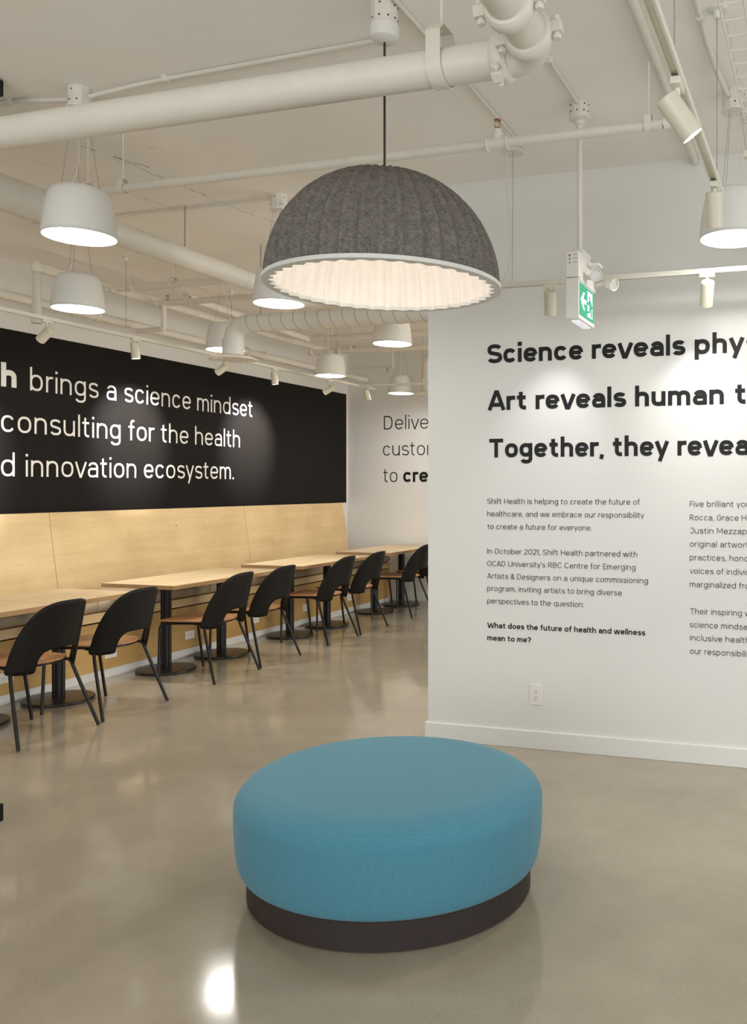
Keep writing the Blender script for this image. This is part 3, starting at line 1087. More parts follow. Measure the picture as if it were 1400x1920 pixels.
# wire mesh cable tray
t = thing('cable_tray', (-.17, 2.9, 3.0), 'white wire mesh cable tray at the upper right corner', 'cable tray')
mb = MB()
for x, z in ((-.15, .06), (-.15, .0), (-.075, 0), (0, 0), (.075, 0), (.15, 0), (.15, .06)):
    mb.tube([(x, -1.6, z), (x, 1.0, z)], .003, 6)
for k in range(27):
    y = -1.6 + .1 * k
    mb.tube([(-.15, y, .06), (-.15, y, 0), (.15, y, 0), (.15, y, .06)], .0028, 6)
mb.build('wire_mesh', M['track'], t)
MB().box((.0, .98, -.03), (.36, .042, .03)).build('support_bar', M['track'], t, bevel=.002)
for x in (-.12, .12):
    MB().tube([(x, .98, -.03), (x, .98, CEIL - 3.0)], .005, 8).build('support_rod', M['track'], t)

# ------------------------------------------------------------------ black wall panel, bench
o = MB().bbox((XL, -3.0, 1.285), (XL + .006, 10.22, 2.735)).build('wall_panel', M['black_wall'], None, (XL, 6, 1.285), 0)
tag(o, 'wide black wall panel above the wooden bench, with white lettering', 'wall panel')

BY0, BY1 = 1.2, 10.0
bench = thing('bench', (-5.7, 5.5, 0), 'long birch plywood banquette bench along the left wall', 'bench')
off = Vector((-5.7, 5.5, 0))


def seg(poly, y0, y1):
    """cross-section polygon in (x, z), extruded along Y"""
    m = frame(L((0, y0, 0)), (1, 0, 0), (0, 0, 1))
    mb = MB()
    n = len(poly)
    vs = [Vector((x, y0, z)) - off for x, z in poly] + [Vector((x, y1, z)) - off for x, z in poly]
    fs = [tuple(range(n)), tuple(range(2 * n - 1, n - 1, -1))] + [(i, (i + 1) % n, n + (i + 1) % n, n + i) for i in range(n)]
    return mb.add(vs, fs)


ys = [BY0, 3.09, 5.545, 7.995, BY1]
for a, b_ in zip(ys[:-1], ys[1:]):
    seg([(-5.965, .5), (-6.085, 1.285), (-6.115, 1.285), (-5.995, .5)], a + .002, b_ - .002).build('back_panel', M['ply'], bench, bevel=.002)
ks = [BY0, 3.0, 5.36, 7.65, BY1]
for a, b_ in zip(ks[:-1], ks[1:]):
    seg([(-5.40, .07), (-5.40, .438), (-5.42, .438), (-5.42, .07)], a + .0015, b_ - .0015).build('front_panel', M['ply_base'], bench)
seg([(-5.385, .452), (-5.385, .52), (-6.0, .52), (-6.0, .452)], BY0, BY1).build('seat_board', M['ply'], bench, bevel=.002)
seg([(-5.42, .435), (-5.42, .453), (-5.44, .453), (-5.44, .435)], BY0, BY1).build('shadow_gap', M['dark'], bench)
seg([(-5.415, 0), (-5.415, .071), (-5.43, .071), (-5.43, 0)], BY0, BY1).build('toe_kick', M['trim'], bench)
seg([(-5.42, .0), (-5.42, .452), (-6.1, .452), (-6.1, 0)], BY1 - .022, BY1).build('end_panel', M['ply_base'], bench)
# side cheek closing the back rest at the far end
seg([(-5.995, .5), (-6.115, 1.285), (-6.16, 1.285), (-6.16, .5)], BY1 - .02, BY1).build('end_panel', M['ply'], bench)

cy = [1.24, 2.8, 4.07, 5.345, 6.60, 7.86, 9.1, 9.98]
where = ['beyond the left edge', 'at the left edge of the photo', 'behind the nearest chair', 'behind the second table pair', 'behind the fourth and fifth chairs', 'behind the third table pair', 'at the far end of the bench']
for i in range(7):
    a, b_ = cy[i] + .003, cy[i + 1] - .003
    c = Vector((-5.66, (a + b_) / 2, .521))
    # rounded pad: front roll profile
    prof = []
    x0, x1, zz, r = -.30, .285, .116, .05
    for k in range(9):
        q = -PI / 2 + PI * k / 8
        prof.append((x1 - r + r * math.cos(q) * 1.0, zz / 2 + (zz / 2) * math.sin(q)))
    for k in range(5):
        q = PI / 2 + PI / 2 * k / 4
        prof.append((x0 + .03 + .03 * math.cos(q), zz - .03 + .03 * math.sin(q)))
    prof.append((x0, 0))
    n = len(prof)
    vs, fs = [], []
    hl = (b_ - a) / 2
    for yy, sc_ in ((-hl, .86), (-hl + .006, .95), (-hl + .02, 1), (0, 1.0), (hl - .02, 1), (hl - .006, .95), (hl, .86)):
        for x, z in prof:
            vs.append((x * (1 if x < 0 else (1 - (1 - sc_) * .25)), yy, z * (sc_ if z > .02 else 1)))
    for k in range(6):
        for q in range(n):
            p = (q + 1) % n
            fs.append((k * n + q, k * n + p, (k + 1) * n + p, (k + 1) * n + q))
    fs += [tuple(range(n)), tuple(6 * n + q for q in range(n - 1, -1, -1))]
    mb = MB().add(vs, fs)
    mb.v = [v + c for v in mb.v]
    o = mb.build('seat_cushion', M['cushion'], None, c, 50)
    tag(o, 'taupe leather seat cushion on the bench, ' + where[i], 'cushion', 'bench seat cushions')

# outlets on the bench front
bench_y = [4.575, 5.48, 6.356, 7.268, 8.131, 9.022]
whr = ['left of the nearest chair', 'under the second chair from the left', 'between the second and third chairs', 'behind the fifth chair', 'left of the sixth chair legs', 'by the seventh chair']


def outlet(loc, label, vertical, normal, xdir, group=None):
    t = thing('wall_outlet', loc, label, 'outlet', group)
    m = frame((0, 0, 0), xdir, (0, 0, 1))
    w, h = (.074, .118) if vertical else (.118, .074)
    mb = MB().box((0, 0, .003), (w, h, .006))
    mb.v = [m @ v for v in mb.v]
    mb.build('cover_plate', M['plate'], t, bevel=.003)
    w2, h2 = (.034, .066) if vertical else (.066, .034)
    mb = MB().box((0, 0, .0065), (w2, h2, .003))
    mb.v = [m @ v for v in mb.v]
    rc = mb.build('receptacle', M['plate'], t, bevel=.001)
    mb = MB()
    for s_ in (-1, 1):
        for (u, v, su, sv) in ((-.006, .005, .0022, .007), (.006, .005, .0022, .007), (0, -.006, .005, .005)):
            if vertical:
                mb.box((u, v + s_ * .017, .0078), (su, sv, .001))
            else:
                mb.box((v + s_ * .017, u, .0078), (sv, su, .001))
    mb.v = [m @ v for v in mb.v]
    mb.build('socket_slot', M['dark'], rc, smooth=0)
    return t


for y, w_ in zip(bench_y, whr):
    outlet((-5.40, y, .188), 'small white outlet on the bench front, ' + w_, False, (1, 0, 0), (0, 1, 0), 'bench outlets')
outlet((-1.591, YP, .309), 'white vertical outlet low on the white partition wall', True, (0, -1, 0), (1, 0, 0))

# ------------------------------------------------------------------ tables
TYS = [4.11, 4.78, 5.805, 6.475, 7.495, 8.165, 9.19, 9.86]
tl = ['square oak cafe table cut by the left edge, behind the nearest chair',
      'square oak cafe table behind the nearest two chairs, right half of the first pair',
      'square oak cafe table whose near corner touches the second chair top, left of second pair',
      'square oak cafe table behind the fourth chair, right half of the second pair',
      'square oak cafe table behind the fourth chair top, left half of the third pair',
      'square oak cafe table behind the sixth chair, right half of the third pair',
      'square oak cafe table left of the last chairs, left half of the farthest pair',
      'square oak cafe table against the end wall, right half of the farthest pair']
tab0 = None
for y, lab in zip(TYS, tl):
    if tab0 is None:
        t = tab0 = thing('cafe_table', (-5.135, y, 0), lab, 'table', 'oak cafe tables')
        MB().bbox((-.345, -.332, .712), (.345, .332, .737)).build('tabletop', M['oak'], t, bevel=.002)
        mb = MB()
        for (a, b_) in (((-.346, -.333), (.346, -.3315)), ((-.346, .3315), (.346, .333)), ((-.346, -.333), (-.3445, .333)), ((.3445, -.333), (.346, .333))):
            mb.bbox((a[0], a[1], .706), (b_[0], b_[1], .7365))
        mb.bbox((-.345, -.332, .706), (.345, .332, .713))
        mb.build('edge_band', M['edge'], t, smooth=0)
        # fluted pedestal of three joined tubes
        mb = MB()
        for k in range(4):
            a = PI / 4 + PI / 2 * k
            mb.tube([(-.025 + .022 * math.cos(a), .022 * math.sin(a), .02), (-.025 + .022 * math.cos(a), .022 * math.sin(a), .70)], .019, 16)
        mb.box((-.025, 0, .36), (.05, .05, .68))
        mb.build('column', M['black_metal'], t)
        MB().box((-.025, 0, .701), (.3, .3, .008)).build('top_plate', M['black_metal'], t, bevel=.002)
        MB().lathe([(0, .006), (.222, .006), (.228, .010), (.228, .019), (.223, .023), (.06, .026), (0, .026)], 56, Matrix.Translation((-.025, 0, 0))).build('base_disc', M['base_metal'], t, smooth=30)
        for k in range(6):
            a = 2 * PI * k / 6 + .2
            MB().lathe([(.011, 0), (.011, .008)], 10, Matrix.Translation((-.025 + .19 * math.cos(a), .19 * math.sin(a), 0))).build('glide', M['black_metal'], t)
    else:
        dup(tab0, (-5.135, y, 0), lab)

# ------------------------------------------------------------------ chairs (origin on the floor between the rear feet, facing -X)


def chair_shell():
    C0, RR = -.212, .224
    PH = R(74)
    cols = []
    ph_c = R(34)
    us = sorted(set([i / 40 for i in range(-40, 41)] + [s * q for s in (-1, 1) for q in (.36, .39, .42, .437, .446, .453, .458, .462, .468, .478)]))
    NZ = 14
    vs, fs = [], []
    for u in us:
        ph = u * PH
        a = abs(u)
        ztop = .425 + .405 * max(0, 1 - a ** 3.1) ** .55
        c = ph_c / PH
        if a < c:
            q = a / c
            zb = .45 + .100 * max(0, 1 - q ** 5) ** .5
        else:
            zb = .412 - .006 * math.sin(min(1, (a - c) / (1 - c)) * PI)
            if a < c + .03:
                zb = .42 - .008 * min(1, (a - c) / .03)
        if a > .9:
            zb = max(zb, .406 + .019 * ((a - .9) / .1) ** 2)
        if ztop < zb + .004:
            ztop = zb + .004
        for k in range(NZ + 1):
            z = zb + (ztop - zb) * k / NZ
            lean = (z - .5) * .26
            rr = RR * (1 - .03 * max(0, (z - .45)) / .38)
            x = C0 + rr * math.cos(ph) * (1.0) + lean
            y = rr * math.sin(ph) * 1.04
            vs.append((x, y, z))
    n = NZ + 1
    for i in range(len(us) - 1):
        for k in range(NZ):
            fs.append((i * n + k, (i + 1) * n + k, (i + 1) * n + k + 1, i * n + k + 1))
    return MB().add(vs, fs)


def rounded_seat(z0, z1, grow=0.0):
    pts = []
    xs0, xs1, wb, wf, r = -.075 + grow, -.60 - grow, .175 + grow, .215 + grow, .07
    # rear edge follows the shell's curve
    for k in range(15):
        a = R(-62) + R(124) * k / 14
        pts.append((-.245 + (.188 + grow) * math.cos(a), (.205 + grow) * math.sin(a)))
    for (cx, cy_, a0) in ((xs1 + r, wf - r, 90), (xs1 + r, -wf + r, 180)):
        for k in range(7):
            a = R(a0 + 90 * k / 6)
            pts.append((cx + r * math.cos(a), cy_ + r * math.sin(a)))
    n = len(pts)
    vs, fs = [], []
    cxm = -.34
    for zz, sc_ in ((z0, 1), (z1, 1), (z1 - .003, .8), (z1 - .008, .4)):
        for x, y in pts:
            vs.append((cxm + (x - cxm) * sc_, y * sc_, zz + (.010 * max(0, (-x - .5) / .1) * -1 if x < -.5 else 0)))
    for q in range(3):
        for k in range(n):
            fs.append((q * n + k, q * n + (k + 1) % n, (q + 1) * n + (k + 1) % n, (q + 1) * n + k))
    fs.append(tuple(range(n - 1, -1, -1)))
    fs.append(tuple(3 * n + k for k in range(n)))
    return MB().add(vs, fs)


chair_pos = [(-4.372, 4.065, 0.0, 'black-backed chair nearest the camera at the left edge, its cutout showing the wooden seat'),
             (-4.405, 4.69, 0.0, 'second black-backed chair from the left, its top against the oak table corner'),
             (-4.43, 5.75, .03, 'third black-backed chair, turned a little, right of the free-standing black pedestal'),
             (-4.462, 6.36, 0.0, 'fourth black-backed chair, close behind the third one'),
             (-4.48, 7.38, .02, 'fifth black-backed chair, in the middle of the row before the third table pair'),
             (-4.492, 8.0, 0.0, 'sixth black-backed chair, close behind the fifth one'),
             (-4.505, 9.13, .02, 'seventh black-backed chair, standing right beside the partition edge'),
             (-4.51, 9.75, 0.0, 'last black-backed chair, mostly hidden behind the seventh and the partition')]
ch0 = None
for x, y, rz, lab in chair_pos:
    if ch0 is None:
        t = ch0 = thing('dining_chair', (x, y, 0), lab, 'chair', 'black shell chairs along the tables', rz)
        chair_shell().build('backrest', M['shell'], t, smooth=60, solid=.011)
        rounded_seat(.452, .464).build('seat', M['walnut'], t, smooth=40, bevel=.003)
        rounded_seat(.436, .450, -.018).build('seat_pan', M['black_metal'], t, smooth=40, bevel=.003)
        for s_ in (-1, 1):
            MB().tube([(-.30, s_ * .14, .432), (-.19, s_ * .185, .432), (-.155, s_ * .203, .426), (-.142, s_ * .21, .41), (-.125, s_ * .22, .355), (0, s_ * .28, .006)], .0105, 12).build('leg', M['black_metal'], t)
            MB().tube([(-.30, s_ * .13, .432), (-.46, s_ * .17, .432), (-.515, s_ * .198, .430), (-.535, s_ * .21, .418), (-.54, s_ * .216, .395), (-.515, s_ * .262, .006)], .0105, 12).build('leg', M['black_metal'], t)
    else:
        dup(ch0, (x, y, 0), lab, rz)

# ------------------------------------------------------------------ glass panel with black clamps at the left edge
gp = thing('glass_panel', (-3.43, 2.90, 0), 'frameless clear glass panel with black corner fittings at the left edge', 'glass panel')
gd = Vector((-1, 0, 0))
gn = Vector((-gd.y, gd.x, 0))
GE = Vector((-.035, 0, 0))
ms = Matrix((gd, gn, Vector((0, 0, 1)))).transposed()
MB().box(GE + gd * .14 + Vector((0, 0, CEIL / 2)), (.28, .01, CEIL - .02), ms).build('glass_pane', M['glass'], gp, smooth=0)
for z in (.075, CEIL - .04):
    MB().box(GE + gd * .07 + Vector((0, 0, z)), (.165, .034, .07 if z > 1 else .075), ms).build('clamp_fitting', M['black_metal'], gp, bevel=.002)

# ------------------------------------------------------------------ wall lettering: a monoline stroke alphabet
XH, CAP, ASC, DSC = .52, .70, .745, -.19
SE = 2.35


def ea(cx, cy, rx, ry, a0, a1, n=None):
    n = n or max(4, int(abs(a1 - a0) / 11))
    out = []
    for i in range(n + 1):
        a = R(a0 + (a1 - a0) * i / n)
        c, s_ = math.cos(a), math.sin(a)
        out.append((cx + rx * math.copysign(abs(c) ** (2 / SE), c), cy + ry * math.copysign(abs(s_) ** (2 / SE), s_)))
    return out


def glyph(ch, w):
    """list of (points, closed) strokes and the advance, in em; w = stroke width"""
    h = w / 2
    S = []
    SB = max(.026, .068 - .48 * (w - .06))

    def add(p, closed=False):
        S.append((p, closed))

    def dot(x, y):
        k = max(h * 1.12, .036)
        S.append(('dot', (x, y, k)))
    X = XH
    if ch == ' ':
        return S, .275 - .5 * (w - .06)
    if ch in 'oO0':
        Wd, H = {'o': (.48, X), 'O': (.58, CAP), '0': (.52, CAP)}[ch]
        add(ea(SB + Wd / 2, H / 2, Wd / 2 - h, H / 2 - h, 90, 450), True)
        return S, Wd + 2 * SB
    if ch in 'cCG':
        Wd, H = {'c': (.455, X), 'C': (.56, CAP), 'G': (.57, CAP)}[ch]
        rx, ry = Wd / 2 - h, H / 2 - h
        if ch == 'G':
            add(ea(SB + Wd / 2, H / 2, rx, ry, 35, 360) + [(SB + Wd - h, H * .48), (SB + Wd * .55, H * .48)])
        else:
            add(ea(SB + Wd / 2, H / 2, rx, ry, 33, 327))
        return S, Wd + 2 * SB - .01
    if ch == 'e':
        Wd = .475
        cy, rx, ry = X / 2, Wd / 2 - h, X / 2 - h
        add([(SB + h, cy), (SB + Wd - h, cy)])
        add(ea(SB + Wd / 2, cy, rx, ry, 0, 326))
        return S, Wd + 2 * SB - .01
    if ch == 'a':
        Wd = .44
        x0, x1 = SB + h, SB + Wd - h
        add(ea((x0 + x1) / 2 + .005, X - h - .17, (x1 - x0) / 2 - .005, .17, 158, 0) + [(x1, 0)])
        my = X * .56
        ry = (my - h) / 2
        add([(x1, my), ((x0 + x1) / 2, my)] + ea(x0 + ry * 1.05, my - ry, ry * 1.05, ry, 90, 270) + ea((x0 + x1) / 2 + .01, my * .52, (x1 - x0) / 2 - .01, my * .52 - h, 270, 360))
        return S, Wd + 2 * SB
    if ch in 'bdpq':
        Wd = .475
        x0, x1 = SB + h, SB + Wd - h
        add(ea((x0 + x1) / 2, X / 2, (x1 - x0) / 2, X / 2 - h, 90, 450), True)
        xs = x0 if ch in 'bp' else x1
        add([(xs, ASC), (xs, 0)] if ch in 'bd' else [(xs, X), (xs, DSC)])
        return S, Wd + 2 * SB + .01
    if ch == 'g':
        Wd = .47
        x0, x1 = SB + h, SB + Wd - h
        add(ea((x0 + x1) / 2, X / 2 + .01, (x1 - x0) / 2, X / 2 - h - .01, 90, 450), True)
        add([(x1, X), (x1, -.04)] + ea((x0 + x1) / 2 + .01, -.04, (x1 - x0) / 2 - .01, .155 - h * .4, 360, 200))
        return S, Wd + 2 * SB + .01
    if ch in 'hnmu':
        Wd = .45 if ch != 'm' else .70
        x0, x1 = SB + h, SB + Wd - h
        if ch == 'u':
            add([(x0, X), (x0, .22)] + ea((x0 + x1) / 2, .22, (x1 - x0) / 2, .22 - h, 180, 360))
            add([(x1, X), (x1, 0)])
            return S, Wd + 2 * SB + .01
        add([(x0, ASC if ch == 'h' else X), (x0, 0)])
        if ch == 'm':
            xm = (x0 + x1) / 2
            for a, b_ in ((x0, xm), (xm, x1)):
                add([(a, X - .24)] + ea((a + b_) / 2, X - .22, (b_ - a) / 2, .22 - h, 180, 0) + [(b_, 0)])
        else:
            add([(x0, X - .26)] + ea((x0 + x1) / 2, X - .22, (x1 - x0) / 2, .22 - h, 180, 0) + [(x1, 0)])
        return S, Wd + 2 * SB + .01
    if ch == 'r':
        x0 = SB + h
        add([(x0, X), (x0, 0)])
        add([(x0, X - .24)] + ea(x0 + .19, X - .2, .19, .2 - h, 180, 92) + [(x0 + .235, X - h)])
        return S, SB + .31
    if ch in 'il':
        x0 = SB + h
        add([(x0, X if ch == 'i' else ASC), (x0, 0)])
        if ch == 'i':
            dot(x0, .675)
        return S, w + 2 * SB
    if ch == 't':
        x0 = .12 + h
        q = max(.125, h + .075)
        add([(x0, .66), (x0, h + q)] + ea(x0 + q, h + q, q, q, 180, 268) + [(x0 + q + .035, h)])
        add([(x0 - .105 - h * .4, X - h), (x0 + .165, X - h)])
        return S, .36 + h
    if ch == 'f':
        x0 = .12 + h
        q = max(.115, h + .07)
        add([(x0, 0), (x0, ASC - h - q)] + ea(x0 + q, ASC - h - q, q, q, 180, 92) + [(x0 + q + .035, ASC - h)])
        add([(x0 - .105 - h * .4, X - h), (x0 + .155, X - h)])
        return S, .33 + h
    if ch in 'sS':
        Wd, H = {'s': (.42, X), 'S': (.53, CAP)}[ch]
        cx, rx = SB + Wd / 2, Wd / 2 - h
        r1 = (H / 2 - h) / 2
        up = ea(cx, H - h - r1, rx * .96, r1, 22, 180, 14)
        lo = ea(cx, h + r1, rx, r1, 90, -158, 22)
        up2 = ea(cx, H - h - r1, rx * .96, r1, 180, 225, 4)
        lo2 = ea(cx, h + r1, rx, r1, 45, -158, 19)
        add(up + up2[1:] + lo2)
        return S, Wd + 2 * SB - .02
    if ch in 'vwyzkx':
        if ch == 'v':
            q = h * .42
            add([(.035 + h * .5, X), (.25 - q, h * .45), (.25 + q, h * .45), (.035 + .43 - h * .5 + .03, X)])
            return S, .50
        if ch == 'w':
            k = .165
            x = .035 + h * .5
            q = h * .4
            add([(x, X), (x + k - q, h * .45), (x + k + q, h * .45), (x + 2 * k - q, X - h * .5), (x + 2 * k + q, X - h * .5), (x + 3 * k - q, h * .45), (x + 3 * k + q, h * .45), (x + 4 * k, X)])
            return S, .035 * 2 + 4 * k + h
        if ch == 'y':
            add([(.035 + h * .5, X), (.035 + .22, .015)])
            add([(.035 + .43 - h * .5, X), (.035 + .14, DSC)])
            return S, .50
        if ch == 'z':
            add([(.06, X - h), (.06 + .34, X - h), (.06 + .01, h), (.06 + .36, h)])
            return S, .48
        if ch == 'k':
            x0 = SB + h
            add([(x0, ASC), (x0, 0)])
            add([(x0 + .31, X), (x0, .2)])
            add([(x0 + .1, .29), (x0 + .34, 0)])
            return S, .52
    if ch == 'T':
        add([(.04, CAP - h), (.04 + .52, CAP - h)])
        add([(.30, CAP), (.30, 0)])
        return S, .60
    if ch == 'A':
        q = h * .35
        add([(.035 + h * .4, 0), (.315 - q, CAP - h * .4), (.315 + q, CAP - h * .4), (.035 + .56 - h * .4, 0)])
        add([(.14, .2), (.49, .2)])
        return S, .63
    if ch in 'FE':
        x0 = SB + .01 + h
        add([(x0 + .4, CAP - h), (x0, CAP - h)])
        add([(x0, CAP), (x0, 0)])
        add([(x0, CAP * .5), (x0 + .36, CAP * .5)])
        if ch == 'E':
            add([(x0, h), (x0 + .41, h)])
        return S, .56 if ch == 'E' else .53
    if ch in 'HU':
        x0, x1 = SB + .01 + h, SB + .56 - h
        if ch == 'H':
            add([(x0, CAP), (x0, 0)])
            add([(x1, CAP), (x1, 0)])
            add([(x0, CAP * .5), (x1, CAP * .5)])
        else:
            add([(x0, CAP), (x0, .25)] + ea((x0 + x1) / 2, .25, (x1 - x0) / 2, .25 - h, 180, 360) + [(x1, CAP)])
        return S, .56 + 2 * SB
    if ch == 'I':
        add([(SB + .01 + h, CAP), (SB + .01 + h, 0)])
        return S, w + 2 * SB + .02
    if ch == 'J':
        x1 = .46 - h
        add([(.10, CAP - h), (x1, CAP - h), (x1, .2)] + ea(x1 - .19, .2, .19, .2 - h, 360, 195))
        return S, .52
    if ch == 'M':
        x0, x1 = SB + .01 + h, SB + .66 - h
        add([(x0, 0), (x0, CAP - h * .3), ((x0 + x1) / 2, .2), (x1, CAP - h * .3), (x1, 0)])
        return S, .66 + 2 * SB
    if ch in 'RBDP':
        x0 = SB + .01 + h
        add([(x0, CAP), (x0, 0)])
        if ch == 'D':
            add([(x0, CAP - h), (x0 + .2, CAP - h)] + ea(x0 + .2, CAP / 2, .29 - h, CAP / 2 - h, 88, -88) + [(x0 + .2, h), (x0, h)])
            return S, .49 + w + SB * 2
        mid = CAP * (.46 if ch == 'R' else .51)
        r = (CAP - h - mid) / 2
        add([(x0, CAP - h), (x0 + .22, CAP - h)] + ea(x0 + .22, mid + r, .2 - h * .3, r, 88, -88) + [(x0 + .22, mid), (x0, mid)])
        if ch == 'R':
            add([(x0 + .22, mid), (x0 + .42, 0)])
        if ch == 'B':
            r = (mid - h) / 2
            add([(x0 + .2, mid)] + ea(x0 + .22, h + r, .22 - h * .3, r, 88, -88) + [(x0 + .22, h), (x0, h)])
        return S, .58 + SB
    if ch == 'W':
        x, k = .035 + h * .5, .205
        q = h * .4
        add([(x, CAP), (x + k - q, h * .45), (x + k + q, h * .45), (x + 2 * k - q, CAP * .8), (x + 2 * k + q, CAP * .8), (x + 3 * k - q, h * .45), (x + 3 * k + q, h * .45), (x + 4 * k, CAP)])
        return S, .07 + 4 * k + h
    if ch == '1':
        add([(.06, .56), (.20, CAP - h * .6), (.20, 0)])
        return S, .34
    if ch == '2':
        add(ea(.29, CAP - h - .19, .21 - h * .4, .19, 168, -20) + [(.42, .36), (.08, h), (.51, h)])
        return S, .57
    if ch == '&':
        add([(.54, 0), (.20, .43)] + ea(.27, .56, .12, .14 - h, 205, -60) + [(.28, .39)] + ea(.25, .2, .18, .2 - h, 120, 330) + [(.50, .30)])
        return S, .60
    if ch == '?':
        add(ea(.25, CAP - h - .17, .19 - h * .4, .17, 165, -40) + [(.27, .32), (.25, .2)])
        dot(.25, h + .01)
        return S, .50
    if ch == '.':
        dot(SB + h, max(h, .036))
        return S, w + 2 * SB
    if ch == ':':
        dot(SB + h, max(h, .036))
        dot(SB + h, X - .06)
        return S, w + 2 * SB
    if ch == ',':
        add([(SB + h + .015, .075), (SB + h - .02, -.095)])
        return S, w + 2 * SB
    if ch == "'":
        add([(SB + h + .01, ASC), (SB + h - .015, ASC - .17)])
        return S, w + 2 * SB - .02
    raise ValueError(ch)


def ribbon(mb, pts, closed, w, m, depth):
    P = [Vector((x, y)) for x, y in pts]
    Q = [P[0]]
    for p in P[1:]:
        if (p - Q[-1]).length > 1e-4:
            Q.append(p)
    if closed and (Q[0] - Q[-1]).length < 1e-3:
        Q.pop()
    n = len(Q)
    Lf, Rt = [], []
    for i in range(n):
        if closed:
            a, b_ = Q[i] - Q[i - 1], Q[(i + 1) % n] - Q[i]
        else:
            a = Q[i] - Q[i - 1] if i else Q[1] - Q[0]
            b_ = Q[i + 1] - Q[i] if i < n - 1 else a
        a, b_ = a.normalized(), b_.normalized()
        na, nb = Vector((-a.y, a.x)), Vector((-b_.y, b_.x))
        k = na + nb
        k = k.normalized() if k.length > 1e-3 else na
        s_ = 1 / max(.38, k.dot(na))
        Lf.append(Q[i] + k * w / 2 * s_)
        Rt.append(Q[i] - k * w / 2 * s_)
    vs = []
    for i, (l_, r_) in enumerate(zip(Lf, Rt)):
        d_ = depth + i * 1.5e-5
        vs += [(l_.x, l_.y, d_), (r_.x, r_.y, d_), (r_.x, r_.y, 0), (l_.x, l_.y, 0)]
    fs = []
    for i in range(n if closed else n - 1):
        j = (i + 1) % n
        for q in range(3):
            fs.append((i * 4 + q, i * 4 + (q + 1), j * 4 + (q + 1), j * 4 + q))
        fs.append((i * 4 + 3, i * 4, j * 4, j * 4 + 3))
    if not closed:
        fs.append((0, 1, 2, 3))
        e = (n - 1) * 4
        fs.append((e + 3, e + 2, e + 1, e))
    mb.add([m @ Vector(v) for v in vs], fs)


def layout(txt, w):
    x, out, x0, x1 = 0, [], None, None
    for ch in txt:
        S, adv = glyph(ch, w)
        out.append((ch, x, S))
        for st in S:
            if st[0] == 'dot':
                cx_, cy_, k = st[1]
                lo, hi = cx_ - k, cx_ + k
            else:
                lo, hi = min(p[0] for p in st[0]) - w / 2 * .8, max(p[0] for p in st[0]) + w / 2 * .8
            x0 = x + lo if x0 is None else min(x0, x + lo)
            x1 = x + hi if x1 is None else max(x1, x + hi)
        x += adv
    return out, x0, x1, x


def text_words(txt, start, end, base, em, w, plane, fit=None):
    """one mesh builder per word; txt laid so that `fit` (or all of it) spans start..end on the plane"""
    _, a0, a1, _ = layout(fit or txt, w)
    k = (end - start) / ((a1 - a0) * em)
    out, _, _, _ = layout(txt, w)
    m = plane @ Matrix.Translation((start, base, 0))
    words, mb = [], MB()
    dd = 0
    for ch, x, S in out + [(' ', 0, [])]:
        if ch == ' ':
            if mb.v:
                words.append(mb)
            mb = MB()
        for st in S:
            dd = (dd + 1) % 5
            depth = .0018 + .00022 * dd
            if st[0] == 'dot':
                cx_, cy_, q = st[1]
                px, py, q = (x + cx_ - a0) * em * k, cy_ * em, q * em
                mb.prism([(px - q, py - q), (px + q, py - q), (px + q, py + q), (px - q, py + q)], m, depth)
            else:
                ribbon(mb, [((x + px - a0) * em * k, py * em) for px, py in st[0]], st[1], w * em * (k * .5 + .5), m, depth)
    return words


PR = frame((0, YP, 0), (1, 0, 0), (0, 0, 1))                 # partition face, looking along -Y
PL = frame((XL + .006, 0, 0), (0, 1, 0), (0, 0, 1))          # black panel, looking along +X
PF = frame((0, YF, 0), (1, 0, 0), (0, 0, 1))                 # far wall


def lettering(lines, mat, label, plane):
    c = plane @ Vector((lines[0][1], lines[0][3], 0))
    t = thing('wall_lettering', tuple(c), label, 'wall lettering')
    for (txt, s_, e_, base, em, w, fit) in lines:
        for mb in text_words(txt, s_, e_, base, em, w, plane, fit):
            mb.v = [v - c for v in mb.v]
            mb.build('word', M[mat], t, smooth=0)
    return t


HE, HW = .1545, .138
lettering([('Science reveals phys', -1.887, -.735, 2.216, HE, HW, 'Science reveals')], 'letter_black', 'bold black heading line beginning Science reveals, top line on the white partition', PR)
lettering([('Art reveals human tr', -1.887, -.528, 1.942, HE, HW, 'Art reveals human')], 'letter_black', 'bold black heading line beginning Art reveals human, middle line on the partition', PR)
lettering([('Together, they revea', -1.887, -.824, 1.668, HE, HW, 'Together, they')], 'letter_black', 'bold black heading line beginning Together, they, lowest heading line on the partition', PR)
SM, SW, BW = .0435, .062, .118
lettering([('Shift Health is helping to create the future of', -1.89, -.986, 1.399, SM, SW, None),
           ('healthcare, and we embrace our responsibility', -1.89, -.962, 1.326, SM, SW, None),
           ('to create a future for everyone.', -1.89, -1.261, 1.252, SM, SW, None)], 'letter_ink', 'small thin dark three-line paragraph below the heading, about healthcare for everyone', PR)
lettering([('In October 2021, Shift Health partnered with', -1.89, -1.001, 1.109, SM, SW, None),
           ("OCAD University's RBC Centre for Emerging", -1.89, -1.011, 1.037, SM, SW, None),
           ('Artists & Designers on a unique commissioning', -1.89, -.941, .965, SM, SW, None),
           ('program, inviting artists to bring diverse', -1.89, -1.089, .893, SM, SW, None),
           ('perspectives to the question:', -1.89, -1.307, .820, SM, SW, None)], 'letter_ink', 'small thin dark paragraph of five lines beginning In October 2021', PR)
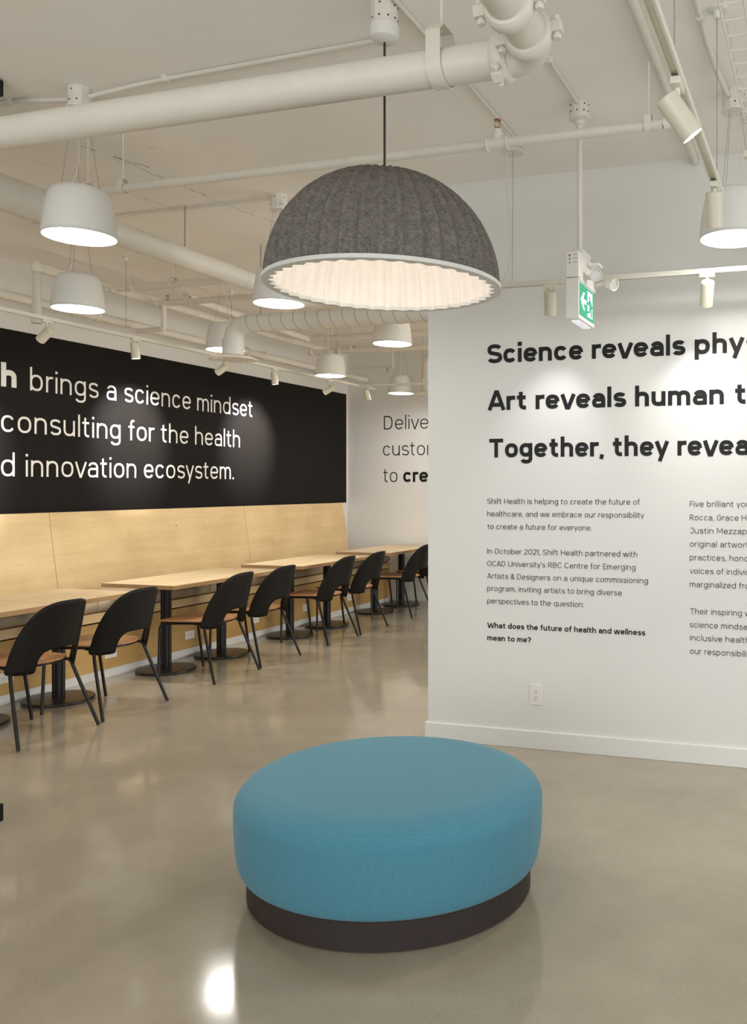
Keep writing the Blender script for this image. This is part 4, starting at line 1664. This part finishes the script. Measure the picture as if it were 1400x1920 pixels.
lettering([('What does the future of health and wellness', -1.89, -.956, .678, SM, BW, None),
           ('mean to me?', -1.89, -1.622, .605, SM, BW, None)], 'letter_black', 'small bold black question of two lines at the bottom of the left text column', PR)
c2 = []
for txt, z, fit, e_ in (('Five brilliant you', 1.390, 'Five brilliant', -.474), ('Rocca, Grace H', 1.317, 'Rocca, Grace', -.449), ('Justin Mezzape', 1.245, 'Justin', -.583), ('original artwork', 1.173, 'original', -.564),
                        ('practices, hono', 1.100, 'practices,', -.513), ('voices of individ', 1.027, 'voices of', -.527), ('marginalized fro', .954, 'marginalized', -.463)):
    c2.append((txt, -.709, e_, z, SM, SW, fit))
lettering(c2, 'letter_ink', 'upper small thin paragraph of the right text column, cut by the right edge', PR)
c2 = []
for txt, z, fit, e_ in (('Their inspiring w', .808, 'Their inspiring', -.431), ('science mindse', .735, 'science', -.558), ('inclusive health', .664, 'inclusive', -.535), ('our responsibilit', .591, 'our', -.645)):
    c2.append((txt, -.709, e_, z, SM, SW, fit))
lettering(c2, 'letter_ink', 'lower small thin paragraph of the right text column, beginning Their inspiring', PR)

BE, LW = .2545, .072
lettering([('h', 5.188, 5.315, 2.281, BE, .155, None), ('brings a science mindset', 5.442, 8.251, 2.276, BE, LW, None)], 'letter_white', 'top white text line on the black wall, ending in science mindset', PL)
lettering([('consulting for the health', 5.188, 8.031, 1.927, BE, LW, None)], 'letter_white', 'middle white text line on the black wall, consulting for the health', PL)
lettering([('d innovation ecosystem.', 5.187, 7.932, 1.579, BE, LW, None)], 'letter_white', 'lowest white text line on the black wall, ending in innovation ecosystem', PL)
FE, FW = .257, .058
lettering([('Deliver', -5.624, -4.981, 2.254, FE, FW, 'Delive')], 'letter_black', 'thin black lettering Delive at the top of the far end wall', PF)
lettering([('custom', -5.636, -5.03, 1.908, FE, FW, 'custo')], 'letter_black', 'thin black lettering custo in the middle of the far end wall', PF)
lettering([('to', -5.639, -5.429, 1.557, FE, FW, None), ('create', -5.339, -4.985, 1.557, FE, .13, 'cre')], 'letter_black', 'black lettering to cre, half of it bold, lowest line on the far end wall', PF)
